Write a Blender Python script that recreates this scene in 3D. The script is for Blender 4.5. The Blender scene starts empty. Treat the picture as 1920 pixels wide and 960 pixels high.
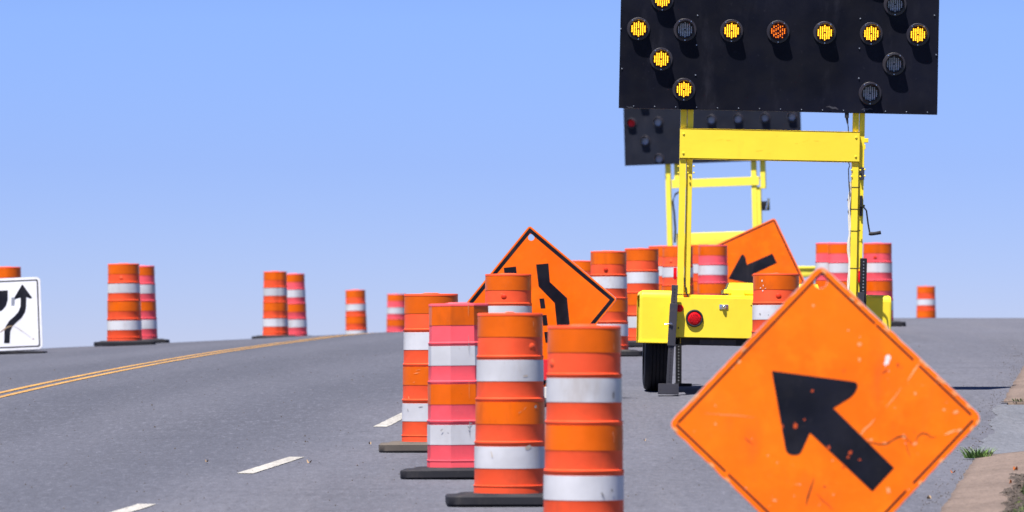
import bpy, bmesh, math, random
from mathutils import Vector, Matrix, noise

random.seed(7)
sc = bpy.context.scene
COL = sc.collection
R = math.radians

# ------------------------------------------------------------------ camera, sky, sun, exposure
EYE = 1.53            # eye height above the near road
FPX = 8000.0          # focal length in pixels of a 1920 px wide frame
SLOPE = 0.035         # the road climbs towards the crest
HOR = 402 + SLOPE * FPX

cam_d = bpy.data.cameras.new('camera')
cam = bpy.data.objects.new('camera', cam_d)
COL.objects.link(cam)
cam.location = (0, 0, EYE)
cam.rotation_euler = (R(90) + math.atan((HOR - 480) / FPX), 0, 0)
cam_d.sensor_width = 36
cam_d.lens = FPX / 1920 * 36
cam_d.clip_start = 0.5
cam_d.clip_end = 20000
cam_d.dof.use_dof = True
cam_d.dof.focus_distance = 31.0
cam_d.dof.aperture_fstop = 4.0
sc.camera = cam

sun_dir = Vector((.22, .34, -1.0)).normalized()      # the way the light travels
elev = math.asin(-sun_dir.z)
az = math.atan2(-sun_dir.x, -sun_dir.y)              # towards the sun, clockwise from +Y
sd = bpy.data.lights.new('sun', 'SUN')
sd.energy = 5.0
sd.angle = R(.53)
sd.color = (1.0, .955, .89)
so = bpy.data.objects.new('sun', sd)
COL.objects.link(so)
so.rotation_euler = sun_dir.to_track_quat('-Z', 'Y').to_euler()

w = bpy.data.worlds.new('World')
sc.world = w
w.use_nodes = True
nt = w.node_tree
bg = nt.nodes['Background']
sky = nt.nodes.new('ShaderNodeTexSky')
sky.sky_type = 'NISHITA'
sky.sun_disc = False
sky.sun_elevation = elev
sky.sun_rotation = az
sky.air_density = 0.8
sky.dust_density = 0.0
sky.ozone_density = 3.0
sky.altitude = 2000
SKY_STRENGTH = 0.055
bg.inputs['Strength'].default_value = SKY_STRENGTH
# grade of the sky: hue of the photograph's clear sky, paler towards the horizon
tc = nt.nodes.new('ShaderNodeTexCoord')
sx = nt.nodes.new('ShaderNodeSeparateXYZ')
nt.links.new(tc.outputs['Generated'], sx.inputs[0])
mr = nt.nodes.new('ShaderNodeMapRange')
mr.inputs['From Min'].default_value = 0.0
mr.inputs['From Max'].default_value = 0.08
nt.links.new(sx.outputs['Z'], mr.inputs['Value'])
rp = nt.nodes.new('ShaderNodeValToRGB')
rp.color_ramp.elements[0].color = (.69, .68, 1.02, 1)
rp.color_ramp.elements[1].color = (.864, .917, 1.31, 1)
el = rp.color_ramp.elements.new(.58)
el.color = (.73, .754, 1.145, 1)
nt.links.new(mr.outputs[0], rp.inputs[0])
mx = nt.nodes.new('ShaderNodeMix')
mx.data_type = 'RGBA'
mx.blend_type = 'MULTIPLY'
mx.inputs['Factor'].default_value = 1.0
nt.links.new(sky.outputs[0], mx.inputs['A'])
nt.links.new(rp.outputs[0], mx.inputs['B'])
nt.links.new(mx.outputs['Result'], bg.inputs['Color'])

sc.view_settings.view_transform = 'Standard'
sc.view_settings.look = 'None'
sc.view_settings.gamma = 1
sc.view_settings.exposure = 1.0
sc.render.engine = 'CYCLES'
sc.cycles.max_bounces = 6


# ------------------------------------------------------------------ ground shape
def herm(pts, y):
    if y <= pts[0][0]:
        return pts[0][1]
    if y >= pts[-1][0]:
        return pts[-1][1]
    for i in range(len(pts) - 1):
        x0, v0 = pts[i]
        x1, v1 = pts[i + 1]
        if y <= x1:
            def slope(k):
                if k <= 0 or k >= len(pts) - 1:
                    return 0.0 if k <= 0 else (pts[-1][1] - pts[-2][1]) / (pts[-1][0] - pts[-2][0])
                return (pts[k + 1][1] - pts[k - 1][1]) / (pts[k + 1][0] - pts[k - 1][0])
            h = x1 - x0
            t = (y - x0) / h
            m0, m1 = slope(i) * h, slope(i + 1) * h
            return ((2*t**3 - 3*t*t + 1) * v0 + (t**3 - 2*t*t + t) * m0 + (-2*t**3 + 3*t*t) * v1 + (t**3 - t*t) * m1)


BR = [(0, 1.58), (29.5, 1.58), (34, 1.46), (44, 1.385), (54, 1.415), (60, 1.462), (66, 1.63), (72, 1.89), (84, 2.46), (100, 3.3), (150, 6.9), (200, 9.3), (260, 11.6)]
CR = [(29, 0), (45, .17), (55, .29), (60, .38), (66, .40), (84, .44), (120, .2), (160, 0)]


def gz(x, y):
    """height of the road surface"""
    if y < 0:
        return SLOPE * max(y, -25)
    b = herm(BR, y)
    t = min(max(4 - x, 0), 14)
    b += herm(CR, y) * (t / 9.5) ** 1.3
    z = EYE - b + SLOPE * y
    if y > 260:
        z = EYE - 11.6 + SLOPE * 260
    return z


def kerb_x(y):
    yy = min(max(y, -200), 300)
    return (2.19 + .147 * (yy / 1.033 - 21.9)) * 1.033


def PX(u, y):
    return (u - 960) * y / FPX


# ------------------------------------------------------------------ materials
MATS = {}


def lin(c):
    return tuple(((v / 255 / 12.92) if v / 255 <= .04045 else ((v / 255 + .055) / 1.055) ** 2.4) for v in c)


class N:
    """small node helper"""
    def __init__(s, name):
        s.m = bpy.data.materials.new(name)
        s.m.use_nodes = True
        s.t = s.m.node_tree
        s.b = s.t.nodes['Principled BSDF']
        s.tc = s.t.nodes.new('ShaderNodeTexCoord')
        s.oi = s.t.nodes.new('ShaderNodeObjectInfo')

    def vec(s, scale=(1, 1, 1), rnd=True, coord='Object'):
        mp = s.t.nodes.new('ShaderNodeMapping')
        mp.inputs['Scale'].default_value = scale
        s.t.links.new(s.tc.outputs[coord], mp.inputs['Vector'])
        if rnd:
            ml = s.t.nodes.new('ShaderNodeMath')
            ml.operation = 'MULTIPLY'
            ml.inputs[1].default_value = 37.0
            s.t.links.new(s.oi.outputs['Random'], ml.inputs[0])
            s.t.links.new(ml.outputs[0], mp.inputs['Location'])
        return mp.outputs[0]

    def noise(s, scale, vec=None, detail=4, rough=.55, dist=0):
        n = s.t.nodes.new('ShaderNodeTexNoise')
        n.inputs['Scale'].default_value = scale
        n.inputs['Detail'].default_value = detail
        n.inputs['Roughness'].default_value = rough
        n.inputs['Distortion'].default_value = dist
        s.t.links.new(vec if vec is not None else s.vec(), n.inputs['Vector'])
        return n.outputs['Fac']

    def vor(s, scale, vec=None, feature='F1'):
        n = s.t.nodes.new('ShaderNodeTexVoronoi')
        n.feature = feature
        n.inputs['Scale'].default_value = scale
        s.t.links.new(vec if vec is not None else s.vec(), n.inputs['Vector'])
        return n.outputs['Distance']

    def ramp(s, fac, lo, hi, a=0.0, b=1.0):
        n = s.t.nodes.new('ShaderNodeMapRange')
        n.inputs['From Min'].default_value = lo
        n.inputs['From Max'].default_value = hi
        n.inputs['To Min'].default_value = a
        n.inputs['To Max'].default_value = b
        n.interpolation_type = 'SMOOTHSTEP'
        s.t.links.new(fac, n.inputs['Value'])
        return n.outputs[0]

    def math(s, op, a, b):
        n = s.t.nodes.new('ShaderNodeMath')
        n.operation = op
        for i, v in enumerate((a, b)):
            if isinstance(v, (int, float)):
                n.inputs[i].default_value = v
            else:
                s.t.links.new(v, n.inputs[i])
        return n.outputs[0]

    def mix(s, fac, a, b, blend='MIX'):
        n = s.t.nodes.new('ShaderNodeMix')
        n.data_type = 'RGBA'
        n.blend_type = blend
        for key, v in (('Factor', fac), ('A', a), ('B', b)):
            if isinstance(v, (int, float)):
                n.inputs[key].default_value = v
            elif isinstance(v, tuple):
                n.inputs[key].default_value = (*v[:3], 1)
            else:
                s.t.links.new(v, n.inputs[key])
        return n.outputs['Result']

    def out(s, color, rough=.5, metallic=0, bump=None, bump_d=.002, bump_s=.5, spec=.5):
        if isinstance(color, tuple):
            s.b.inputs['Base Color'].default_value = (*color[:3], 1)
        else:
            s.t.links.new(color, s.b.inputs['Base Color'])
        if isinstance(rough, (int, float)):
            s.b.inputs['Roughness'].default_value = rough
        else:
            s.t.links.new(rough, s.b.inputs['Roughness'])
        s.b.inputs['Metallic'].default_value = metallic
        s.b.inputs['Specular IOR Level'].default_value = spec
        if bump is not None:
            bn = s.t.nodes.new('ShaderNodeBump')
            bn.inputs['Distance'].default_value = bump_d
            bn.inputs['Strength'].default_value = bump_s
            s.t.links.new(bump, bn.inputs['Height'])
            s.t.links.new(bn.outputs[0], s.b.inputs['Normal'])
        return s.m


def worn(name, col, dirt=(.12, .1, .09), dirt_amt=.25, rough=.5, scratch=None, scratch_amt=.5, metallic=0, spec=.22, big=2.2, var=.12, spots=.0, tint=None):
    n = N(name)
    c2 = tuple(v * (1 - var) for v in col)
    c3 = tuple(min(v * (1 + var), .95) for v in col)
    c = n.mix(n.ramp(n.noise(big), .35, .65), c2, c3)
    # vertical grime runs and broad soft dirt
    d = n.ramp(n.noise(3.0, n.vec((1.6, 1.6, .5)), 6, .65), .52, .8, 0, dirt_amt)
    c = n.mix(d, c, dirt)
    d2 = n.ramp(n.noise(26, None, 5, .7), .62, .78, 0, dirt_amt * 1.2)
    c = n.mix(d2, c, dirt)
    if scratch:
        s1 = n.ramp(n.noise(9, n.vec((1, 1, 5)), 8, .75, 1.2), .665, .70, 0, scratch_amt)
        c = n.mix(s1, c, scratch)
    if spots:
        v = n.ramp(n.vor(17), .035, .06, spots, 0)
        c = n.mix(v, c, (.85, .8, .75))
    r = n.ramp(n.noise(6), .3, .7, max(rough - .1, .05), min(rough + .12, 1))
    if tint:
        c = n.mix(n.ramp(n.noise(7, None, 7, .7), .45, .75, 0, .6), c, tint)
    m = n.out(c, r, metallic, n.noise(14, None, 6), .004, .25, spec)
    MATS[name] = m
    return m


worn('orange_plastic', (.88, .092, .028), (.30, .06, .03), .40, .5, (.9, .40, .25), .5)
worn('pink_plastic', (.86, .095, .12), (.38, .07, .06), .35, .5, (.95, .5, .5), .5)
worn('orange_sheeting', (.70, .112, .001), (.25, .05, .01), .55, .38, (.9, .55, .3), .7)
worn('white_sheeting', (.54, .54, .565), (.30, .24, .20), .5, .38, (.2, .12, .08), .5)
worn('yellow_paint', (.93, .70, .045), (.62, .40, .04), .35, .42, None, 0, big=1.2, var=.05)
worn('yellow_far_paint', (.93, .76, .08), (.60, .40, .08), .45, .45, None, 0, big=1.2, var=.06)
worn('black_board', (.0045, .005, .011), (.022, .022, .032), .75, .5, (.03, .03, .045), .3, spec=.12, big=1.6, var=.25)
worn('black_rubber', (.022, .022, .027), (.09, .08, .07), .7, .75, (.16, .15, .13), .3)
worn('grey_rubber', (.10, .085, .072), (.2, .17, .14), .7, .8, (.3, .27, .22), .4)
worn('tyre_rubber', (.007, .007, .011), (.025, .022, .022), .5, .65)
worn('black_metal', (.015, .015, .018), (.06, .05, .045), .4, .45)
worn('grey_metal', (.045, .045, .056), (.14, .11, .09), .5, .5)
worn('galvanised', (.42, .43, .46), (.2, .18, .15), .3, .4, metallic=.7)
worn('chrome', (.75, .76, .8), (.3, .3, .3), .2, .2, metallic=1)
worn('sign_orange', (.90, .145, .001), (.60, .075, .015), .55, .4, (.95, .55, .32), .5, big=4, var=.09, spots=.35, tint=(.95, .21, .004))
worn('sign_orange_clean', (.88, .13, .001), (.65, .10, .01), .35, .4, (.95, .38, .12), .35, big=3, var=.06, tint=(.95, .19, .002))
worn('sign_black', (.006, .006, .011), (.035, .03, .035), .75, .45, (.30, .09, .05), .25, big=5, var=.3)
worn('sign_white', (.76, .76, .80), (.45, .36, .28), .35, .4, (.6, .42, .25), .35)
worn('aluminium', (.50, .50, .52), (.3, .28, .25), .4, .45, metallic=.5)
worn('red_plastic', (.80, .006, .012), (.2, .01, .01), .3, .3)
worn('pink_red', (.62, .02, .03), (.3, .02, .02), .3, .5)
worn('socket_shade', (.55, .03, .006), (.2, .02, .01), .3, .5)  # darker red disc paints in the shade of a sunken socket
worn('lit_lens', (.12, .01, .004), (.05, .01, .005), .3, .25)  # dark red paints in the orange fringe around lit LEDs
worn('white_plastic', (.7, .68, .62), (.3, .25, .2), .4, .5)
worn('dead_lens', (.30, .34, .43), (.2, .2, .24), .6, .3)
worn('lamp_black', (.022, .019, .026), (.05, .05, .06), .5, .4, spec=.4)
worn('hazed_board', (.012, .014, .023), (.03, .03, .04), .6, .5, (.06, .06, .08), .3, spec=.15)  # board black lifted towards grey, distance haze painted into the colour
worn('dark_lens', (.05, .052, .065), (.05, .05, .06), .4, .2)
worn('led_unlit', (.62, .66, .75), (.2, .2, .22), .3, .3)
worn('scuff_white', (.72, .70, .68), (.5, .35, .3), .5, .6)
worn('scuff_peach', (.84, .30, .12), (.6, .2, .08), .5, .6)
worn('scuff_red', (.45, .06, .012), (.35, .05, .02), .5, .6)
worn('scuff_tan', (.76, .34, .14), (.4, .2, .1), .5, .6)
worn('scuff_dark', (.10, .03, .015), (.2, .05, .02), .5, .6)
worn('stain', (.86, .60, .035), (.7, .4, .04), .4, .5)
worn('stain_grey', (.26, .25, .25), (.15, .12, .1), .5, .6)
worn('stain_tan', (.42, .36, .30), (.3, .22, .15), .5, .6)
worn('dry_leaf', (.45, .14, .04), (.2, .08, .03), .6, .7)
worn('pale_leaf', (.30, .21, .13), (.2, .15, .1), .5, .7)


def emis(name, col, e):
    n = N(name)
    n.out(tuple(v * .4 for v in col), .3)
    n.b.inputs['Emission Color'].default_value = (*col, 1)
    n.b.inputs['Emission Strength'].default_value = e
    MATS[name] = n.m


emis('led_amber', (1.0, .50, .014), 1.75)
emis('led_orange', (1.0, .20, .003), 1.1)


def asphalt(name, base, tint, lanes=True):
    n = N(name)
    big = n.noise(.35, n.vec((1.0, .35, 1), False), 5, .6)
    c = n.mix(n.ramp(big, .32, .68), tuple(v * .84 for v in base), tuple(v * 1.17 for v in base))
    streak = n.noise(1.1, n.vec((2.2, .07, 1), False), 5, .65)
    c = n.mix(n.ramp(streak, .38, .72, 0, .5), c, tint)
    patch = n.noise(1.3, n.vec((.35, 1.7, 1), False), 6, .65, .8)
    c = n.mix(n.ramp(patch, .54, .70, 0, .5), c, tuple(v * .62 for v in base))
    pale = n.noise(.8, n.vec((.3, 1.0, 1), False), 5, .6, .5)
    c = n.mix(n.ramp(pale, .56, .72, 0, .35), c, tuple(v * 1.45 for v in base))
    sx_ = n.t.nodes.new('ShaderNodeSeparateXYZ')
    n.t.links.new(n.tc.outputs['Object'], sx_.inputs[0])
    d = n.math('ADD', n.math('SUBTRACT', sx_.outputs['X'], n.math('MULTIPLY', sx_.outputs['Y'], .136)), 5.19)
    wob = n.math('MULTIPLY', n.math('SUBTRACT', n.noise(.5, n.vec((1, .4, 1), False), 4), .5), 1.3)
    dd = n.math('ADD', d, wob)
    if lanes:
        c = n.mix(n.ramp(dd, -.5, .45, .62, 0), c, tuple(v * f_ for v, f_ in zip(base, (.50, .54, .60))))
        path = n.math('ABSOLUTE', n.math('SUBTRACT', n.math('FRACT', n.math('ADD', n.math('DIVIDE', dd, 1.85), 30.0), 0), .5), 0)
        c = n.mix(n.ramp(path, .12, .42, 0, .22), c, tuple(v * 1.35 for v in base))
    sp = n.vor(70, n.vec((1, .45, 1), False))
    c = n.mix(n.ramp(sp, .05, .34, .45, 0), c, tuple(min(v * 2.4, .6) for v in base))
    sp2 = n.vor(52, n.vec((1, .5, 1), False))
    c = n.mix(n.ramp(sp2, .10, .30, .45, 0), c, tuple(v * .35 for v in base))
    gr_ = n.noise(26, n.vec((1, .22, 1), False), 5, .85)
    c = n.mix(n.ramp(gr_, .30, .5, .62, 0), c, tuple(v * .45 for v in base))
    c = n.mix(n.ramp(gr_, .52, .72, 0, .60), c, tuple(v * 1.9 for v in base))
    fine = n.noise(90, n.vec((1, .5, 1), False), 3, .7)
    c = n.mix(n.ramp(fine, .3, .7, 0, .35), c, tuple(v * .6 for v in base))
    oil = n.vor(.9, n.vec((1, 1, 1), False))
    c = n.mix(n.ramp(oil, .02, .07, .35, 0), c, tuple(v * .4 for v in base))
    h = n.math('ADD', n.noise(120, n.vec((1, 1, 1), False), 3), n.math('MULTIPLY', n.noise(2, n.vec((1, 1, 1), False), 3), 3.0))
    MATS[name] = n.out(c, .88, 0, h, .006, .45, .3)


asphalt('asphalt', (.094, .096, .119), (.122, .121, .140))
asphalt('apron_asphalt', (.118, .124, .145), (.15, .15, .165), False)


def speckle(name, base, dark, light, sc1=60, amt=.6, rough=.9, wear=0, wearcol=None, dist=.004):
    n = N(name)
    c = n.mix(n.ramp(n.noise(1.6, n.vec((1, 1, 1), False), 5), .35, .65), tuple(v * .85 for v in base), tuple(v * 1.12 for v in base))
    c = n.mix(n.ramp(n.vor(sc1, n.vec((1, .6, 1), False)), .08, .3, amt, 0), c, light)
    c = n.mix(n.ramp(n.vor(sc1 * .77, n.vec((1, .6, 1), False)), .1, .28, amt, 0), c, dark)
    c = n.mix(n.ramp(n.noise(7, n.vec((1, 1, 1), False), 6, .7), .55, .75, 0, .5), c, dark)
    cg = n.noise(24, n.vec((1, .3, 1), False), 5, .85)
    c = n.mix(n.ramp(cg, .3, .5, .55, 0), c, tuple(v * .5 for v in base))
    c = n.mix(n.ramp(cg, .52, .72, 0, .5), c, tuple(min(v * 1.7, .8) for v in base))
    if wear:
        c = n.mix(n.ramp(n.noise(38, n.vec((1, .5, 1), False), 6, .75), .60 - wear * .2, .66 - wear * .1, 0, .85), c, wearcol)
    MATS[name] = n.out(c, rough, 0, n.noise(80, n.vec((1, 1, 1), False), 4), dist, .5, .3)


speckle('concrete', (.150, .112, .093), (.06, .045, .04), (.22, .17, .145), 42, .75)
speckle('yellow_line', (.43, .23, .055), (.30, .18, .06), (.7, .45, .15), 50, .35, .8, .5, (.10, .095, .10), .002)
speckle('white_line', (.34, .325, .30), (.35, .33, .3), (.75, .73, .7), 50, .3, .8, .25, (.12, .12, .125), .002)
speckle('earth_grass', (.065, .085, .022), (.04, .03, .015), (.12, .14, .04), 30, .5)
speckle('dirt', (.065, .052, .045), (.03, .024, .022), (.15, .12, .09), 40, .6)


def leafmat(name, a, b):
    n = N(name)
    c = n.mix(n.ramp(n.noise(9, n.vec((1, 1, 1), False), 3), .35, .65), a, b)
    n.out(c, .6)
    MATS[name] = n.m


leafmat('blade_green', (.07, .16, .03), (.20, .30, .08))
leafmat('blade_dark', (.04, .08, .02), (.12, .15, .05))


# ------------------------------------------------------------------ object helpers
def link(name, me, mat=None, parent=None, loc=None, rot=None):
    o = bpy.data.objects.new(name, me)
    COL.objects.link(o)
    if mat:
        if isinstance(mat, str):
            mat = MATS[mat]
        if me is not None and not me.materials:
            me.materials.append(mat)
    if parent is not None:
        o.parent = parent
    if loc is not None:
        o.location = loc
    if rot is not None:
        o.rotation_euler = rot
    return o


def tag(o, label=None, cat=None, group=None, kind=None):
    if label: o['label'] = label
    if cat: o['category'] = cat
    if group: o['group'] = group
    if kind: o['kind'] = kind
    return o


def empty(name, loc, rot=(0, 0, 0)):
    o = link(name, None)
    o.location = loc
    o.rotation_euler = rot
    o.empty_display_size = .1
    return o


def copy_tree(o, parent=None):
    c = o.copy()
    COL.objects.link(c)
    c.parent = parent
    for ch in [k for k in bpy.data.objects if k.parent == o]:
        copy_tree(ch, c)
    return c


class MB:
    def __init__(s):
        s.bm = bmesh.new()

    def _add(s, geom_verts, mat4):
        bmesh.ops.transform(s.bm, matrix=mat4, verts=geom_verts)

    def box(s, x0, x1, y0, y1, z0, z1, bev=.004, seg=2, mat4=None):
        r = bmesh.ops.create_cube(s.bm, size=1)
        vs = r['verts']
        bmesh.ops.scale(s.bm, vec=(x1 - x0, y1 - y0, z1 - z0), verts=vs)
        bmesh.ops.translate(s.bm, vec=((x0 + x1) / 2, (y0 + y1) / 2, (z0 + z1) / 2), verts=vs)
        if bev:
            es = list({e for v in vs for e in v.link_edges})
            rr = bmesh.ops.bevel(s.bm, geom=es, offset=bev, segments=seg, affect='EDGES', profile=.6)
            vs = list({v for f in rr['faces'] for v in f.verts} | {v for v in vs if v.is_valid})
        if mat4 is not None:
            s._add(vs, mat4)
        return s

    def loops(s, rings, closed=True, cap0=False, cap1=False):
        """rings: list of lists of points with the same count"""
        vr = [[s.bm.verts.new(p) for p in ring] for ring in rings]
        n = len(rings[0])
        for a, b in zip(vr, vr[1:]):
            for i in range(n if closed else n - 1):
                j = (i + 1) % n
                s.bm.faces.new((a[i], a[j], b[j], b[i]))
        if cap0: s.bm.faces.new(list(reversed(vr[0])))
        if cap1: s.bm.faces.new(vr[-1])
        return s

    def lathe(s, prof, seg=48, rad=None, cap0=False, cap1=False, mat4=None):
        """prof: (r, z) pairs round the z axis"""
        rings = []
        for r, z in prof:
            ring = []
            for i in range(seg):
                a = 2 * math.pi * i / seg
                k = rad(a) if rad else 1
                p = Vector((r * k * math.cos(a), r * k * math.sin(a), z))
                ring.append(mat4 @ p if mat4 is not None else p)
            rings.append(ring)
        return s.loops(rings, True, cap0, cap1)

    def tube(s, pts, r, seg=8):
        pts = [Vector(p) for p in pts]
        rings = []
        for i, p in enumerate(pts):
            d = (pts[min(i + 1, len(pts) - 1)] - pts[max(i - 1, 0)]).normalized()
            up = Vector((0, 0, 1)) if abs(d.z) < .9 else Vector((1, 0, 0))
            a = d.cross(up).normalized()
            b = d.cross(a).normalized()
            rr = r[i] if isinstance(r, (list, tuple)) else r
            rings.append([p + (a * math.cos(t) + b * math.sin(t)) * rr for t in [2 * math.pi * k / seg for k in range(seg)]])
        return s.loops(rings, True, True, True)

    def disc(s, c, r, axis='y', seg=24, depth=.004):
        """short cylinder, facing -y (front face at c.y)"""
        cx, cy, cz = c
        def ring(y, rr):
            return [(cx + rr * math.cos(2 * math.pi * k / seg), y, cz + rr * math.sin(2 * math.pi * k / seg)) for k in range(seg)]
        return s.loops([ring(cy + depth, r), ring(cy + depth * .25, r), ring(cy, r * .93)], True, True, True)

    def done(s, smooth=None):
        bmesh.ops.recalc_face_normals(s.bm, faces=s.bm.faces)
        me = bpy.data.meshes.new('mesh')
        s.bm.to_mesh(me)
        s.bm.free()
        if smooth is not None:
            me.shade_smooth()
            me.set_sharp_from_angle(angle=R(smooth))
        return me


def shape(loops, depth):
    """flat plate lying in the xz plane from 2-D loops (later loops cut holes), front at y=0, back at y=depth"""
    cu = bpy.data.curves.new('outline', 'CURVE')
    cu.dimensions = '2D'
    cu.fill_mode = 'BOTH'
    cu.extrude = depth / 2
    for lp in loops:
        sp = cu.splines.new('POLY')
        sp.points.add(len(lp) - 1)
        for p, q in zip(sp.points, lp):
            p.co = (q[0], q[1], 0, 1)
        sp.use_cyclic_u = True
    o = bpy.data.objects.new('outline', cu)
    COL.objects.link(o)
    dg = bpy.context.evaluated_depsgraph_get()
    dg.update()
    me = bpy.data.meshes.new_from_object(o.evaluated_get(dg))
    bpy.data.objects.remove(o)
    bpy.data.curves.remove(cu)
    m = Matrix.Rotation(R(90), 4, 'X')
    me.transform(Matrix.Translation((0, depth / 2, 0)) @ m)
    me.materials.clear()
    return me


def rounded_square(side, rad, rot=0, seg=6):
    pts = []
    h = side / 2
    for cx, cy, a0 in ((h - rad, h - rad, 0), (-h + rad, h - rad, 90), (-h + rad, -h + rad, 180), (h - rad, -h + rad, 270)):
        for k in range(seg + 1):
            a = R(a0 + 90 * k / seg)
            pts.append((cx + rad * math.cos(a), cy + rad * math.sin(a)))
    c, s_ = math.cos(rot), math.sin(rot)
    return [(x * c - y * s_, x * s_ + y * c) for x, y in pts]


def circle(cx, cy, r, seg=28):
    return [(cx + r * math.cos(2 * math.pi * k / seg), cy + r * math.sin(2 * math.pi * k / seg)) for k in range(seg)]


# ------------------------------------------------------------------ setting
def sheet(name, mat, ys, xf, off, nx, kind='structure', parent=None, jitter=None):
    """strip following the road surface: xf(y) -> (x0, x1)"""
    vs, fs = [], []
    for j, y in enumerate(ys):
        x0, x1 = xf(y)
        for i in range(nx + 1):
            x = x0 + (x1 - x0) * i / nx
            vs.append((x, y, gz(x, y) + (off(x, y) if callable(off) else off)))
    for j in range(len(ys) - 1):
        for i in range(nx):
            a = j * (nx + 1) + i
            fs.append((a, a + 1, a + nx + 2, a + nx + 1))
    me = bpy.data.meshes.new(name)
    me.from_pydata(vs, [], fs)
    me.shade_smooth()
    o = link(name, me, mat, parent)
    if kind:
        o['kind'] = kind
    return o


def fr(a, b, st):
    n = max(1, round((b - a) / st))
    return [a + (b - a) * i / n for i in range(n + 1)]


# earth: one sheet to the horizon, a hand below the road and rising beyond the concrete edge
def ground_off(x, y):
    k = kerb_x(y)
    lft = -10.2 + .08 * y
    if x > k + .5 and 27.5 < y < 33.4:
        return -.09
    if x > k + .3:
        return min(.10, -.09 + (x - k - .3) * .7)
    if x < lft:
        return -.03
    return -.09


gx = [-3000, -1200, -500, -200, -90, -50, -30, -20] + fr(-15, 20, .5) + [26, 40, 70, 150, 400, 1200, 3000]
gy = [-1500, -400, -100, -25] + fr(-15, 110, .5) + fr(112, 260, 4) + [300, 450, 800, 1500, 4000, 9000]
vs, fs = [], []
for y in gy:
    for x in gx:
        xx = min(max(x, -30), 30)
        vs.append((x, y, gz(xx, y) + ground_off(x, y)))
for j in range(len(gy) - 1):
    for i in range(len(gx) - 1):
        a = j * len(gx) + i
        fs.append((a, a + 1, a + len(gx) + 1, a + len(gx)))
me = bpy.data.meshes.new('ground')
me.from_pydata(vs, [], fs)
me.shade_smooth()
ground = link('ground', me, 'earth_grass')
ground['kind'] = 'structure'

road_ys = fr(-15, 100, .4) + fr(102, 250, 2)
sheet('road', 'asphalt', road_ys, lambda y: (-10.5 + .08 * y, kerb_x(y) + .03 + .02 * noise.noise(Vector((0, y * 2.3, 0)))), 0, 48)

# driveway apron, with a ragged joint along the road
apron = sheet('driveway_apron', 'apron_asphalt', fr(27.85, 33.1, .1),
              lambda y: (kerb_x(y) - .03 + .10 * noise.noise(Vector((3, y * .9, 0))) + .035 * noise.noise(Vector((9, y * 5, 0))), kerb_x(y) + 7), .004, 30)

# concrete edge strips, two lengths with the driveway between them
def strip_x(y):
    t = min(max((y - 24.7) / .6, 0), 1)
    return (kerb_x(y) + .025 * noise.noise(Vector((5, y * 1.7, 0))) + .014 * noise.noise(Vector((5, y * 8, 0))),
            kerb_x(y) + .37 + .25 * t + .03 * noise.noise(Vector((15, y * 3, 0))))


def crown_off(x, y):
    k = kerb_x(y)
    return .012 + .035 * min(max((x - k) / .3, 0), 1)


for a, b in ((12.0, 27.75), (33.4, 90)):
    ce = sheet('concrete_edge', 'concrete', fr(a, b, .12), strip_x, crown_off, 8)
    md = ce.modifiers.new('thickness', 'SOLIDIFY')
    md.thickness = .12
    md.offset = -1
# rounded return of the concrete at the driveway
ret = sheet('concrete_edge', 'concrete', fr(26.9, 27.78, .08), lambda y: (kerb_x(y) + .5, kerb_x(y) + 4.0), lambda x, y: .05 + .004 * noise.noise(Vector((x, y, 0))), 12)
md = ret.modifiers.new('thickness', 'SOLIDIFY')
md.thickness = .12
md.offset = -1


def ribbon(name, mat, pts, wd, off=.004, kind='structure', jag=0):
    """a painted stripe or joint along pts (x, y)"""
    vs, fs = [], []
    for i, (x, y) in enumerate(pts):
        q = pts[min(i + 1, len(pts) - 1)]
        p = pts[max(i - 1, 0)]
        d = Vector((q[0] - p[0], q[1] - p[1])).normalized()
        nx_, ny_ = -d.y, d.x
        ww = wd[i] if isinstance(wd, list) else wd
        for k in (-1, 1):
            j = jag * noise.noise(Vector((x * 9 + k * 7, y * 9, 0)))
            X, Y = x + nx_ * k * (ww / 2 + j), y + ny_ * k * (ww / 2 + j)
            vs.append((X, Y, gz(X, Y) + off))
    for i in range(len(pts) - 1):
        a = 2 * i
        fs.append((a, a + 1, a + 3, a + 2))
    me = bpy.data.meshes.new(name)
    me.from_pydata(vs, [], fs)
    o = link(name, me, mat)
    if kind:
        o['kind'] = kind
    return o


def yellow_x(y):
    return herm([(0, -7.2), (22, -5.25), (35, -4.18), (43, -3.58), (50, -2.95), (57, -2.25), (64, -1.65), (80, -.3), (110, 2.5), (160, 7)], y)


for dx in (-.078, .078):
    ribbon('yellow_centre_line', 'yellow_line', [(yellow_x(y) + dx, y) for y in fr(2, 150, .3)], .068, jag=.006)


def dash_x(y):
    return (-2.02 + .136 * (y / 1.033 - 22.1)) * 1.033


for a, b in ((13.6, 15.2), (17.8, 19.4), (22.0, 23.45), (26.15, 27.85), (31.1, 32.6), (34.4, 36.0), (39, 40.6)):
    ribbon('white_lane_dash', 'white_line', [(dash_x(y) , y) for y in fr(a, b, .1)], .104, jag=.008)

# dark joint along the apron and short cracks
ribbon('pavement_joint', 'dirt', [(kerb_x(27.8) + .02 + (3.2) * t, 27.83 + .05 * noise.noise(Vector((t * 14, 1, 0)))) for t in fr(0, 1, .02)], .09, .02, jag=.05)
ribbon('pavement_joint', 'dirt', [(kerb_x(33.2) + .0 + (1.6) * t, 33.32 + .05 * noise.noise(Vector((t * 14, 6, 0)))) for t in fr(0, 1, .03)], .09, .012, jag=.02)
for x0, x1, y0 in ((3.4, 4.1, 37.9), (3.9, 5.2, 40.2)):
    ribbon('road_crack', 'dirt', [(x0 + (x1 - x0) * t, y0 + .12 * noise.noise(Vector((t * 5, x0, 0)))) for t in fr(0, 1, .04)], .012, .004, jag=.01)

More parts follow.
